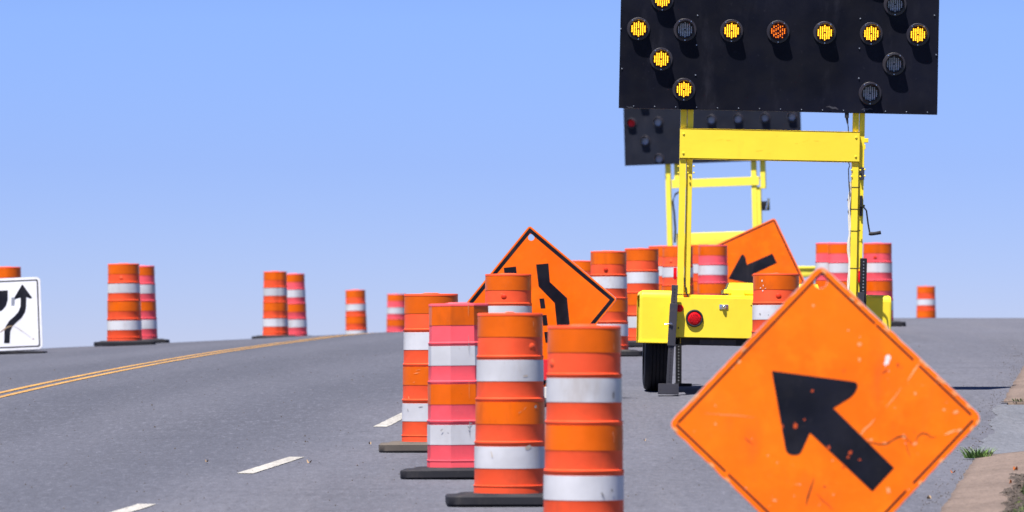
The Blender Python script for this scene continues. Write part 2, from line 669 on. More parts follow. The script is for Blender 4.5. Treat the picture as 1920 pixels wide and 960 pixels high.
# ------------------------------------------------------------------ traffic drums
TIERS = [  # z, radius
    (0.0, .201), (.05, .200), (.052, .2025), (.058, .2025), (.06, .1975),
    (.281, .1950), (.285, .1980), (.296, .1978), (.300, .1920),
    (.518, .1890), (.522, .1920), (.533, .1918), (.537, .1860),
    (.750, .1830), (.754, .1860), (.765, .1858), (.769, .1800),
    (.982, .1775), (.985, .1805), (.996, .1805), (1.0, .1780)]
BANDS = [(.150, .270, 'white'), (.392, .514, 'orange'), (.626, .744, 'white'), (.868, .982, 'orange')]


def rad_at(z):
    for (z0, r0), (z1, r1) in zip(TIERS, TIERS[1:]):
        if z0 <= z <= z1:
            return r0 + (r1 - r0) * (z - z0) / max(z1 - z0, 1e-6)
    return .18


def smooth_band(z):      # radius of the tier wall, without the lips
    return .201 - .0225 * z - (.0 if z < .29 else .002) - (0 if z < .53 else .003) + (.0 if z < .76 else .0)


def facet(n, sharp):
    def f(a):
        if not n:
            return 1.0
        k = 2 * math.pi / n
        d = (a + k / 2) % k - k / 2
        return (1 - sharp) + sharp * math.cos(k / 2) ** .5 / max(math.cos(d), .2)
    return f


_mesh_cache = {}


def drum_meshes(kind):
    if kind in _mesh_cache:
        return _mesh_cache[kind]
    sd_ = {'facet': 0, 'round': 3, 'dented': 9, 'worn': 14}[kind]
    f = facet(8, .9) if kind == 'facet' else (lambda a: 1 + .016 * noise.noise(Vector((math.cos(a) * 1.1 + sd_, math.sin(a) * 1.1, sd_))) - (.05 * max(0, 1 - abs(a - 4.3) / .45) ** 2 if kind == 'dented' else 0))
    seg = 64
    def warp(a, z):
        return 1
    b = MB()
    prof = [(r, z) for z, r in TIERS] + [(.165, .999), (.160, .975), (.02, .972)]
    b.lathe(prof, seg, f, False, True)
    body = b.done(40)
    bands = []
    for z0, z1, c in BANDS:
        m = MB()
        r0, r1 = rad_at(z0), rad_at(z1 - .002)
        m.lathe([(r0 - .002, z0), (r0 + .0018, z0 + .0008), (r1 + .0018, z1 - .0008), (r1 - .002, z1)], seg, f)
        bands.append((m.done(40), c))
    h = MB()          # moulded carrying handle across the lid
    h.tube([(-.10, 0, .972), (-.085, 0, .992), (-.05, 0, .998), (.05, 0, .998), (.085, 0, .992), (.10, 0, .972)], [.010] * 6, 8)
    handle = h.done(60)
    dm = MB()         # round socket for a warning lamp, a recessed eye in the top tier
    dm.lathe([(.0005, .0022), (.0205, .0022), (.0225, .0)], 24)
    dim = dm.done(60)
    bs = MB()
    def slab(hx, hy, r, z):
        pts = []
        for cx, cy, a0 in ((hx - r, hy - r, 0), (-hx + r, hy - r, 90), (-hx + r, -hy + r, 180), (hx - r, -hy + r, 270)):
            for k in range(6):
                a = R(a0 + 18 * k)
                pts.append((cx + r * math.cos(a), cy + r * math.sin(a), z + .0015 * noise.noise(Vector((cx * 9 + k, cy * 9, z * 40)))))
        return pts
    bs.loops([slab(.345, .215, .06, -.05), slab(.352, .222, .07, -.042), slab(.352, .222, .07, -.004), slab(.343, .213, .07, .003),
              slab(.30, .212, .09, .004), slab(.27, .208, .12, .014), slab(.20, .20, .18, .015)], True, True, True)
    base = bs.done(35)
    _mesh_cache[kind] = (body, bands, handle, dim, base)
    return _mesh_cache[kind]


def variant(me, mat):
    key = (me.name, mat)
    if key not in _mesh_cache:
        c = me.copy()
        c.materials.clear()
        c.materials.append(MATS[mat])
        _mesh_cache[key] = c
    return _mesh_cache[key]


BASE_LIFT = 0.0


def drum(u, s, label, kind='round', colour='orange', base='black', rot=0, tilt=(0, 0), dimple=None, yfix=None, squash=1.0, sunk=0, wide=1.0):
    y = FPX / s if yfix is None else yfix
    x = PX(u, y)
    if kind == 'round':
        kind = ('round', 'dented', 'worn')[int(u) % 3]
    body, bands, handle, dim, bs = drum_meshes(kind)
    root = empty('traffic_drum', (x, y, gz(x, y)), (R(tilt[0]), R(tilt[1]), R(rot)))
    root.scale = (wide, wide, squash)
    tag(root, label, 'traffic drum', 'traffic drums on the road')
    pm = 'orange_plastic' if colour == 'orange' else 'pink_plastic'
    kids = []
    o = link('drum_body', variant(body, pm), None, root, (0, 0, .0))
    kids.append(o)
    for me_, c in bands:
        kids.append(link('orange_band' if c == 'orange' else 'white_band', variant(me_, c + '_sheeting'), None, root, (0, 0, 0)))
    link('handle', variant(handle, pm), None, o)
    if dimple is not None:
        a = R(dimple) - R(rot)
        rr = rad_at(.815)
        m = link('lamp_socket', variant(dim, 'socket_shade' if dimple in (-101, -105, -100, -87) else pm), None, root,
                 ((rr - .001) * math.cos(a), (rr - .001) * math.sin(a), .815))
        m.rotation_euler = (R(90), 0, a + R(90))
        kids.append(m)
    rb = link('rubber_base', variant(bs, base + '_rubber'), None, root, (0, 0, 0))
    rb.rotation_euler = (0, 0, R(-rot + ((u * 7) % 11 - 5)))
    kids.append(rb)
    for ch in [o_ for o_ in kids]:
        ch.location.z += .05
    return root


G = 'drum'
drum(1094, 383, 'nearest orange and white traffic drum, its foot cut by the bottom picture edge', rot=20, dimple=-152, tilt=(0, .3))
drum(956.5, 341, 'orange traffic drum with dented lamp socket, standing between the pink drum and the nearest drum', rot=70, dimple=-48)
drum(863, 310, 'faceted pink traffic drum with scratched bands, in front of the leftmost near drum', 'facet', 'pink', rot=8, tilt=(0, -.6))
drum(810, 280, 'orange traffic drum on a worn grey base beside the white lane dash', base='grey', rot=40, tilt=(0, -.4))
drum(953, 241, 'orange traffic drum right in front of the lane shift diamond sign', rot=10, dimple=-101, squash=.97)
drum(1455, 240, 'orange traffic drum scratched near its rim, standing close behind the big arrow sign', rot=100, dimple=-87, squash=.965)
drum(1141, 187, 'orange traffic drum with round lamp socket behind the right corner of the lane shift sign', rot=15, dimple=-100)
drum(1203, 175, 'orange traffic drum standing just left of the yellow fender of the near trailer', rot=55)
drum(1271, 156, 'orange traffic drum seen behind the left yellow post of the near trailer', rot=80, dimple=-120)
drum(1243, 150, 'orange traffic drum, a sliver seen left of the drum behind the yellow post', rot=5)
drum(1088, 170, 'orange traffic drum peeping over the upper right edge of the lane shift sign', rot=33, squash=.875, tilt=(0, 1.2))
drum(1337, 150, 'pink traffic drum left of the fallen orange arrow sign behind the near trailer', colour='pink', rot=60)
drum(1320, 143, 'orange traffic drum almost wholly hidden behind the pink drum beside the fallen arrow sign', rot=0)
drum(1580, 149, 'pink traffic drum behind the right yellow post of the near trailer, nearer of that pair', colour='pink', rot=12)
drum(1556, 146, 'pink traffic drum peeping out left behind the pink drum at the right yellow post', colour='pink', rot=70)
drum(1645.5, 148, 'pink traffic drum with lamp socket standing right of the perforated jack post', colour='pink', rot=25, dimple=-105)
drum(1736.5, 95, 'small far orange traffic drum alone on the crest at the right', rot=50)
drum(234, 146, 'orange traffic drum on a wide black base left of the yellow centre line', rot=30, tilt=(0, -1.0), dimple=-95, wide=1.12)
drum(268, 139, 'pink traffic drum half hidden behind the orange drum on the left of the road', colour='pink', rot=0, tilt=(0, -1.4))
drum(517, 121, 'orange traffic drum with faded top, left one of the pair on the crest', rot=45, tilt=(0, -.8))
drum(553, 118, 'slim pink traffic drum on the crest, right one of a pair', colour='pink', rot=15, tilt=(0, -1.6))
drum(669, 103.5, 'orange traffic drum on the crest where the yellow line vanishes', rot=0, tilt=(0, -1.5))
drum(744, 99, 'small pink traffic drum on the crest just left of the near row of drums', colour='pink', rot=80, tilt=(0, -.8))
drum(13, 150, 'orange traffic drum showing only its top behind the white curved arrow sign', rot=20, wide=1.05, tilt=(0, -1))


# scuffs, chips and seams on the near drums: curved flakes lying on the wall
def on_drum(root, name, mat, uc, s, marks_):
    kind = 1
    for (u, z, w_, h_, ang, seed) in marks_:
        r = rad_at(z) + .0042
        q = max(-.97, min(.97, (u - uc) / s / r))
        a0 = -math.pi / 2 + math.asin(q) - root.rotation_euler.z
        rnd_ = random.Random(seed)
        pts = []
        for k in range(12):
            t = 2 * math.pi * k / 12
            j = 1 + rnd_.uniform(-.35, .3)
            x, y = w_ * j * math.cos(t), h_ * j * math.sin(t)
            x, y = x * math.cos(ang) - y * math.sin(ang), x * math.sin(ang) + y * math.cos(ang)
            a = a0 + x / r
            pts.append((r * math.cos(a), r * math.sin(a), z + .05 + y))
        me_ = bpy.data.meshes.new(name)
        me_.from_pydata(pts, [], [tuple(range(12))])
        link(name, me_, mat, root)


def row_z(root, s, row):
    y = FPX / s
    return EYE + y * (HOR - row) / FPX - root.location.z - .05


def near(label_part):
    return [o_ for o_ in bpy.data.objects if o_.get('label', '').startswith(label_part)][0]


d1 = near('nearest orange'); d2 = near('orange traffic drum with dented'); d3 = near('faceted pink'); d4 = near('orange traffic drum on a worn'); d12 = near('orange traffic drum scratched')
on_drum(d1, 'scuff', 'scuff_peach', 1094, 383, [(1148, row_z(d1, 383, 650), .0025, .016, 0, 1), (1147, row_z(d1, 383, 812), .003, .012, .1, 2), (1149, row_z(d1, 383, 822), .002, .02, 0, 3)])
on_drum(d1, 'grime', 'stain_grey', 1094, 383, [(1146, row_z(d1, 383, 917), .006, .010, .4, 4), (1128, row_z(d1, 383, 925), .004, .012, .6, 5), (1148, row_z(d1, 383, 740), .006, .022, 0, 6)])
on_drum(d2, 'scuff', 'scuff_peach', 956.5, 341, [(1000, row_z(d2, 341, 608), .003, .018, 0, 7), (1004, row_z(d2, 341, 622), .002, .006, 0, 8), (984, row_z(d2, 341, 765), .014, .002, .8, 9), (975, row_z(d2, 341, 772), .010, .002, .6, 10)])
on_drum(d2, 'grime', 'stain_tan', 956.5, 341, [(990, row_z(d2, 341, 838), .022, .012, .2, 11), (922, row_z(d2, 341, 850), .003, .02, .3, 12), (985, row_z(d2, 341, 705), .018, .006, .1, 13), (1004, row_z(d2, 341, 762), .010, .008, .1, 14)])
on_drum(d4, 'scuff', 'scuff_peach', 810, 280, [(783, row_z(d4, 280, 699), .022, .002, .1, 15), (786, row_z(d4, 280, 693), .020, .0015, .12, 16), (778, row_z(d4, 280, 716), .010, .0015, .3, 17), (768, row_z(d4, 280, 745), .003, .012, .3, 18)])
on_drum(d4, 'grime', 'stain_grey', 810, 280, [(790, row_z(d4, 280, 762), .016, .0025, .15, 19), (766, row_z(d4, 280, 768), .004, .008, .2, 20)])
on_drum(d12, 'scuff', 'scuff_white', 1455, 240, [(1427, row_z(d12, 240, 519), .005, .010, .1, 21), (1429, row_z(d12, 240, 528), .003, .008, .2, 22), (1424, row_z(d12, 240, 533), .006, .005, .2, 23), (1428, row_z(d12, 240, 538), .006, .006, .4, 24), (1433, row_z(d12, 240, 534), .007, .002, .4, 25)])
on_drum(d12, 'grime', 'stain_grey', 1455, 240, [(1423, row_z(d12, 240, 583), .006, .010, .5, 26), (1438, row_z(d12, 240, 585), .004, .004, 0, 27)])
for row in (576, 645, 730, 800):
    on_drum(d3, 'band_seam', 'scuff_peach' if row in (576, 730) else 'stain_grey', 863, 310, [(882, row_z(d3, 310, row), .0016, .055, 0, row)])
on_drum(d3, 'grime', 'stain_grey', 863, 310, [(884, row_z(d3, 310, 793), .010, .004, .3, 30), (880, row_z(d3, 310, 800), .004, .010, .6, 31), (830, row_z(d3, 310, 805), .012, .003, .7, 32), (845, row_z(d3, 310, 812), .018, .002, -.5, 33)])
del d1, d2, d3, d4, d12

# ------------------------------------------------------------------ signs
SC = 443.0


def rot2(p, a):
    return (p[0] * math.cos(a) - p[1] * math.sin(a), p[0] * math.sin(a) + p[1] * math.cos(a))


def rounded_poly(pts, rads, seg=5):
    out = []
    n = len(pts)
    for i, p in enumerate(pts):
        r = rads[i]
        if not r:
            out.append(p)
            continue
        a = Vector(pts[i - 1]) - Vector(p)
        b = Vector(pts[(i + 1) % n]) - Vector(p)
        a.normalize(); b.normalize()
        p0 = Vector(p) + a * r
        p1 = Vector(p) + b * r
        for k in range(seg + 1):
            t = k / seg
            q = p0 * (1 - t) ** 2 + Vector(p) * 2 * t * (1 - t) + p1 * t * t
            out.append((q.x, q.y))
    return out


def sign_px(pts):
    return [((u - 1547.5) / SC, -(v - 786.5) / SC) for u, v in pts]


ARROW = rounded_poly(sign_px([(1447, 695), (1612, 717), (1601, 741), (1562, 765), (1675, 877), (1634, 921), (1518, 811), (1499, 853), (1474, 853)]),
                     [0, .03, .028, 0, 0, 0, 0, .02, .03])
HOLE = sign_px([(1540, 527)])[0]


def border_segments(side, inset, wd, rot, gaps):
    """straight pieces of the painted border; gaps: list per edge of (t0, t1) missing"""
    polys = []
    h = side / 2 - inset
    corners = [(-h, h), (h, h), (h, -h), (-h, -h)]
    for e in range(4):
        a, b = Vector(corners[e]), Vector(corners[(e + 1) % 4])
        d = (b - a).normalized()
        nrm = Vector((-d.y, d.x))
        L = (b - a).length
        spans = [(0.0, 1.0)]
        for g0, g1 in gaps.get(e, []):
            new = []
            for s0, s1 in spans:
                if g1 <= s0 or g0 >= s1:
                    new.append((s0, s1))
                else:
                    if g0 > s0: new.append((s0, g0))
                    if g1 < s1: new.append((g1, s1))
            spans = new
        for s0, s1 in spans:
            p, q = a + d * L * s0, a + d * L * s1
            if s0 == 0: p = p + d * .012 * 0
            polys.append([p - nrm * wd / 2, q - nrm * wd / 2, q + nrm * wd / 2, p + nrm * wd / 2])
    return [[rot2((p.x, p.y), rot) for p in poly] for poly in polys]


def stand_under(root, zc, bottom, y=.05, legs=True, red=False, mat='black_metal'):
    m = MB()
    m.box(-.02, .02, y, y + .04, .10, zc + .15, .003)
    link('mast', m.done(12), mat, root)
    for i, (dx, dy) in enumerate(((-.45, -.28), (.45, -.28), (-.45, .5), (.45, .5))):
        m = MB()
        m.tube([(0, y + .02, .12), (dx * .5, y + dy * .5, .075), (dx, y + dy, .012)], [.014, .013, .012], 6)
        link('leg', m.done(50), mat, root)


# --- the large arrow sign in front
def blob(cx, cz, w_, h_, ang, n=14, seed=0):
    rnd = random.Random(seed)
    pts = []
    for i in range(n):
        a = 2 * math.pi * i / n
        k = 1 + rnd.uniform(-.25, .25)
        p = rot2((w_ * k * math.cos(a), h_ * k * math.sin(a)), ang)
        pts.append((cx + p[0], cz + p[1]))
    return pts


def streak(pts, wd, seed=0):
    rnd = random.Random(seed)
    L, Rr = [], []
    n = len(pts)
    for i, p in enumerate(pts):
        q = Vector(pts[min(i + 1, n - 1)]) - Vector(pts[max(i - 1, 0)])
        q.normalize()
        t = i / (n - 1)
        k = wd * (.25 + math.sin(math.pi * min(max(t, .04), .96))) * rnd.uniform(.45, 1.15)
        L.append((p[0] - q.y * k, p[1] + q.x * k))
        Rr.append((p[0] + q.y * k, p[1] - q.x * k))
    return L + Rr[::-1]


yS = FPX / SC
front = empty('diamond_arrow_sign', (PX(1557, yS), yS, gz(PX(1557, yS), yS)), (0, 0, 0))
tag(front, 'large scratched orange diamond sign with a black arrow pointing up left, nearest at right', 'road sign')
zc = EYE + yS * (HOR - 786.5) / FPX - front.location.z
dxs = PX(1547.5, yS) - front.location.x
T0 = Matrix.Translation((dxs, 0, zc)) @ Matrix.Rotation(R(-4), 4, 'X')
side = 420 / SC
rotA = R(45 + 1.2)


def place(me, off, dz=0):
    me.transform(T0 @ Matrix.Translation((0, off, dz)))
    return me


def wobble_edge(loop, amt, seed):
    out = []
    rnd = random.Random(seed)
    for i, p in enumerate(loop):
        q = loop[(i + 1) % len(loop)]
        d = Vector(q) - Vector(p)
        nseg = max(1, int(d.length / .018))
        for k in range(nseg):
            c = Vector(p) + d * k / nseg
            nn = Vector((-d.y, d.x)).normalized() if d.length > 1e-6 else Vector((0, 0))
            c += nn * amt * noise.noise(Vector((c.x * 28, c.y * 28, seed)))
            out.append((c.x, c.y))
    return out


outer = rounded_square(side, .038, rotA)
link('back_plate', place(shape([outer, circle(HOLE[0], HOLE[1] + .008, .028)], .004), .0015, -.008), 'aluminium', front)
link('orange_sheeting', place(shape([wobble_edge(rounded_square(side - .006, .036, rotA), .004, 3), circle(HOLE[0], HOLE[1] + .008, .0295)], .0015), 0, -.008), 'sign_orange', front)
arrow_me = shape([ARROW], .0012)
link('arrow_symbol', place(arrow_me.copy(), -.0012), 'sign_black', front)
segs = border_segments(side, .0275, .0085, rotA + 0, {1: [(.60, .64), (.975, 1.0), (.35, .36)], 0: [(.0, .012)], 2: [(.0, .012), (.425, .475), (.93, .96)], 3: [(.3, .33), (.66, .68)]})
# edges run: 0 = upper left..., measured in the unrotated square
segs = [s_ for s_ in segs]
for sg in segs:
    link('border_stripe', place(shape([sg], .001), -.001, -.008), 'sign_black', front)


def spx(*pts):
    return sign_px(pts)


marks = [
    ('paint_chip', 'scuff_white', [blob(*spx((1664, 675))[0], .011, .025, R(-18), 16, 1)]),
    ('paint_chip', 'scuff_peach', [blob(*spx((1612, 645))[0], .008, .009, 0, 10, 2),
                                   blob(*spx((1612, 674))[0], .006, .008, 0, 10, 3), blob(*spx((1792, 772))[0], .013, .007, R(10), 10, 4),
                                   blob(*spx((1770, 768))[0], .007, .005, 0, 8, 41), blob(*spx((1798, 807))[0], .011, .006, R(20), 10, 5),
                                   blob(*spx((1714, 832))[0], .010, .006, R(20), 10, 6), blob(*spx((1658, 831))[0], .010, .006, 0, 10, 7),
                                   blob(*spx((1633, 824))[0], .007, .006, 0, 8, 42), blob(*spx((1664, 919))[0], .009, .013, R(25), 10, 8),
                                   blob(*spx((1694, 818))[0], .008, .011, R(30), 8, 43),
                                   blob(*spx((1526, 572))[0], .007, .006, 0, 8, 9), blob(*spx((1386, 678))[0], .009, .007, R(40), 10, 10),
                                   blob(*spx((1451, 938))[0], .010, .005, 0, 10, 11), blob(*spx((1341, 795))[0], .005, .005, 0, 8, 12),
                                   blob(*spx((1755, 718))[0], .004, .004, 0, 8, 13), blob(*spx((1716, 738))[0], .006, .006, 0, 8, 14)]),
    ('rim_chip', 'scuff_tan', [blob(*spx(p)[0], .017, .006, R(a), 10, 20 + i) for i, (p, a) in enumerate((
        ((1613, 569), -42), ((1600, 560), -42), ((1728, 677), -42), ((1736, 684), -42), ((1760, 710), -42), ((1768, 716), -44), ((1790, 738), -42), ((1815, 761), -42),
        ((1833, 792), 60), ((1825, 806), 52), ((1775, 875), 48), ((1735, 915), 50), ((1306, 742), 45), ((1299, 749), 45), ((1266, 806), -45), ((1330, 876), -45), ((1546, 508), -40),
        ((1664, 618), -44), ((1360, 903), -45), ((1395, 655), 47)))]),
    ('long_scratch', 'scuff_tan', [streak(spx((1723, 682), (1716, 692), (1709, 703), (1702, 713)), .0045, 30), streak(spx((1690, 726), (1683, 737), (1672, 751), (1661, 763)), .002, 31),
                                   streak(spx((1640, 785), (1630, 797), (1620, 805), (1612, 817)), .004, 32), streak(spx((1322, 775), (1352, 777), (1385, 779), (1415, 783)), .0012, 33),
                                   streak(spx((1770, 815), (1780, 811), (1792, 806)), .004, 34)]),
    ('rust_scratch', 'scuff_dark', [streak(spx((1617, 828), (1633, 830), (1648, 833), (1662, 832), (1673, 825), (1684, 819), (1697, 817), (1700, 824), (1710, 832)), .0028, 35),
                                    streak(spx((1714, 832), (1720, 818), (1728, 812), (1738, 814), (1745, 820), (1754, 819)), .002, 36),
                                    streak(spx((1697, 826), (1700, 842), (1706, 857)), .0025, 37),
                                    streak(spx((1525, 897), (1519, 915), (1513, 933), (1510, 948)), .0035, 38)]),
    ('red_scratch', 'scuff_red', [streak(spx((1530, 925), (1540, 937), (1552, 947), (1560, 955)), .003, 39), streak(spx((1395, 820), (1402, 826), (1412, 834)), .0025, 40),
                                  blob(*spx((1545, 912))[0], .006, .005, 0, 8, 50), blob(*spx((1684, 684))[0], .006, .009, 0, 8, 51), blob(*spx((1660, 696))[0], .014, .004, R(40), 8, 52)]),
    ('arrow_wear', 'scuff_red', [blob(*spx((1491, 798))[0], .009, .011, R(-10), 10, 60), blob(*spx((1523, 733))[0], .006, .005, 0, 8, 61), blob(*spx((1553, 839))[0], .006, .009, 0, 8, 62),
                                 blob(*spx((1593, 849))[0], .008, .010, R(-30), 9, 63), blob(*spx((1589, 857))[0], .006, .005, 0, 8, 64), blob(*spx((1611, 862))[0], .007, .003, 0, 8, 65),
                                 blob(*spx((1467, 799))[0], .004, .009, 0, 8, 66), blob(*spx((1508, 787))[0], .004, .004, 0, 8, 67), blob(*spx((1580, 876))[0], .005, .003, 0, 8, 68)]),
]
for nm, mt, polys in marks:
    base_off = -.0018 if nm == 'arrow_wear' else (-.0014 if nm in ('rim_chip',) else -.0006)
    for k, pl in enumerate(polys):
        if nm == 'rim_chip':      # keep the chips on the plate
            cxm = sum(p[0] for p in pl) / len(pl)
            cym = sum(p[1] for p in pl) / len(pl)
            q = rot2((cxm, cym + .008), -rotA)
            lim = side / 2 - .007
            q2 = (max(-lim, min(lim, q[0])), max(-lim, min(lim, q[1])))
            if abs(q2[0]) > lim - .02 and abs(q2[1]) > lim - .02:
                q2 = (q2[0] * .975, q2[1] * .975)
            c2 = rot2(q2, rotA)
            pl = [(cxm + (x - cxm) * .8 + c2[0] - cxm, cym + (z - cym) * .8 + c2[1] - .008 - cym) for x, z in pl]
        link(nm, place(shape([pl], .0004), base_off - .0001 * (k % 3)), mt, front)
stand_under(front, zc, 0)
m = MB()
m.box(dxs - .05, dxs + .05, .012, .05, zc - .52, zc - .40, .006)
link('sign_bracket', m.done(12), 'black_metal', front)

# --- arrow sign rotated on its side, behind the near trailer
s3 = 146.0
y3 = FPX / s3
x3 = PX(1421, y3)
back = empty('diamond_arrow_sign', (x3, y3, gz(x3, y3)), (0, 0, 0))
tag(back, 'toppled orange diamond sign with black arrow pointing down left, behind the near trailer', 'road sign')
zc3 = EYE + y3 * (HOR - 499) / FPX - back.location.z
T0 = Matrix.Translation((PX(1420, y3) - x3, 0, zc3)) @ Matrix.Rotation(R(-6), 4, 'X') @ Matrix.Rotation(R(-68.6), 4, 'Y')
kk = 1.02
# rotation about Y by -68.6 deg turns the sign anticlockwise as seen from the camera
for nm, me_, mt, off in (('back_plate', shape([outer, circle(*HOLE, .028)], .004), 'aluminium', .0015),
                         ('orange_sheeting', shape([rounded_square(side - .004, .036, rotA), circle(*HOLE, .029)], .0015), 'sign_orange_clean', 0),
                         ('arrow_symbol', arrow_me.copy(), 'sign_black', -.0012)):
    if nm == 'arrow_symbol':
        me_.transform(Matrix.Rotation(R(68.6), 4, 'Y') @ Matrix.Translation((-.10, 0, -.03)) @ Matrix.Rotation(R(-68.6), 4, 'Y'))
    link(nm, place(me_, off), mt, back)
for sg in border_segments(side, .028, .017, rotA, {}):
    link('border_stripe', place(shape([sg], .001), -.001), 'sign_black', back)
stand_under(back, zc3, 0)

# --- lane shift sign
s2 = 236.0
y2 = FPX / s2
x2 = PX(1021, y2)
lane = empty('lane_shift_sign', (x2, y2, gz(x2, y2)), (0, 0, 0))
tag(lane, 'orange diamond sign with black lane merge lines, behind the near row of drums', 'road sign')


def lpx(pts):
    # undo the yaw of the plate (the sign is turned a little from the camera)
    return [((u - 1006.5) / s2 / .984, -(v - 575) / s2) for u, v in pts]


zc2 = EYE + y2 * (HOR - 575) / FPX - lane.location.z
T0 = Matrix.Translation((PX(1006.5, y2) - x2, 0, zc2)) @ Matrix.Rotation(R(-10.3), 4, 'Z')
side2 = 217 / s2
rot_l = R(45 + 5.2)
o2 = rounded_square(side2, .022, rot_l)
h2 = lpx([(996, 445)])[0]
link('back_plate', place(shape([o2, circle(*h2, .026)], .004), .0015), 'aluminium', lane)
link('orange_sheeting', place(shape([rounded_square(side2 - .004, .02, rot_l), circle(*h2, .0265)], .0015), 0), 'sign_orange_clean', lane)
bo = rounded_square(side2 - .028, .008, rot_l)
bi = rounded_square(side2 - .028 - .058, .003, rot_l)
link('border_stripe', place(shape([bo, bi], .001), -.001), 'sign_black', lane)
link('lane_line_symbol', place(shape([lpx([(1005.2, 496), (1028.2, 494), (1031, 529), (1063, 559), (1069, 618), (1074, 668), (1051, 668), (1045, 618), (1040, 568), (1010, 537)])], .001), -.001), 'sign_black', lane)
link('lane_line_symbol', place(shape([lpx([(944.5, 502), (967.5, 499.5), (985, 668), (962, 668)])], .001), -.001), 'sign_black', lane)
for a, b in ((560, 578), (591, 610), (622.5, 642)):
    xo = 1011.3 + (a - 560) * .145
    link('lane_dash_symbol', place(shape([lpx([(xo, a), (xo + 9, a - .5), (xo + 11.5, b), (xo + 2.5, b + .5)])], .001), -.001), 'sign_black', lane)
stand_under(lane, zc2 - .1, 0, mat='galvanised')
m = MB()
q0 = lpx([(1008, 674), (1038, 713)])
m.box(q0[0][0] - .02, q0[1][0] + .02, -.02, -.004, q0[1][1], q0[0][1], .004)
me_ = m.done(12); me_.transform(T0)
link('corner_pocket', me_, 'pink_red', lane)
m = MB()
m.box(.0, .055, -.03, .03, .0, .10, .006)
link('ballast_block', m.done(12), 'white_plastic', lane)

# --- white curved arrow sign at the left
s4 = 161.0
y4 = FPX / s4
x4 = PX(24, y4)
ws = empty('curved_arrow_sign', (x4, y4, gz(x4, y4)), (0, 0, 0))
tag(ws, 'white rectangular sign with black arrow curving round an island, cut by the left picture edge', 'road sign')


def wpx(pts):
    return [((u - 24) / s4, -(v - 589) / s4) for u, v in pts]


zc4 = EYE + y4 * (HOR - 589) / FPX - ws.location.z
T0 = Matrix.Translation((0, 0, zc4)) @ Matrix.Rotation(R(-6), 4, 'X')


def rrect(x0, x1, z0, z1, r, sk=.0, seg=5):
    pts = []
    for cx, cz, a0 in ((x1 - r, z1 - r, 0), (x0 + r, z1 - r, 90), (x0 + r, z0 + r, 180), (x1 - r, z0 + r, 270)):
        for k in range(seg + 1):
            a = R(a0 + 90 * k / seg)
            pts.append((cx + r * math.cos(a), cz + r * math.sin(a)))
    return [(x - sk * z, z + .045 * x) for x, z in pts]


Hh = 137 / s4 / 2
Wh = .335
sk = .05
link('back_plate', place(shape([rrect(-Wh, Wh, -Hh, Hh, .05, sk)], .004), .0015), 'aluminium', ws)
link('white_sheeting', place(shape([rrect(-Wh + .003, Wh - .003, -Hh + .003, Hh - .003, .048, sk)], .0015), 0), 'sign_white', ws)
link('border_stripe', place(shape([rrect(-Wh + .028, Wh - .028, -Hh + .03, Hh - .03, .025, sk), rrect(-Wh + .044, Wh - .044, -Hh + .046, Hh - .046, .016, sk)], .001), -.001), 'sign_black', ws)
arr = [(41, 532), (60, 558), (56.5, 560), (49, 557), (49, 575), (47, 586), (41, 596), (32, 604), (24, 612), (20, 622), (19, 644), (8.5, 644), (8.5, 622), (11, 612), (17, 602), (27, 593), (34, 585), (38, 575), (38, 558), (28, 561), (26, 558)]
link('arrow_symbol', place(shape([wpx(arr)], .001), -.001), 'sign_black', ws)
isl = [(-22, 546), (14, 544), (14.5, 562), (11, 574), (4, 582), (-4, 586), (-12, 582), (-19, 574), (-22, 562)]
link('island_symbol', place(shape([wpx(isl)], .001), -.001), 'sign_black', ws)
link('mud_smear', place(shape([streak(wpx([(0, 624), (8, 618), (15, 613), (24, 611)]), .011, 70)], .0005), -.0016), 'pale_leaf', ws)
link('mud_smear', place(shape([streak(wpx([(24, 611), (36, 617), (46, 624), (58, 633)]), .003, 71)], .0005), -.0016), 'pale_leaf', ws)
link('mud_smear', place(shape([blob(*wpx([(63, 636)])[0], .014, .006, 0, 8, 72)], .0005), -.0016), 'pale_leaf', ws)
m = MB()
m.box(-.42, .38, -.16, .22, .0, .035, .01)
link('rubber_base', m.done(12), 'black_rubber', ws)
m = MB()
m.box(-.02, .02, .01, .05, .03, zc4 + .2, .003)
link('mast', m.done(12), 'galvanised', ws)


# ------------------------------------------------------------------ arrow board trailers
def perforated(root, name, x, y, z0, z1, wd=.045, lean=0, mat='grey_metal', hz0=None, hz1=None, parent=None, holemat='black_metal', pitch=.026):
    m = MB()
    m.box(-wd / 2, wd / 2, -wd / 2, wd / 2, 0, z1 - z0, .003)
    me = m.done(12)
    o = link(name, me, mat, parent or root, (x, y, z0), (0, lean, 0))
    h = MB()
    a = hz0 if hz0 is not None else .015
    b = hz1 if hz1 is not None else z1 - z0 - .015
    k = a
    while k < b:
        h.disc((0, -wd / 2 - .0012, k), .0052, seg=8, depth=.003)
        k += pitch
    hh = link('hole_row', h.done(), holemat, o)
    return o


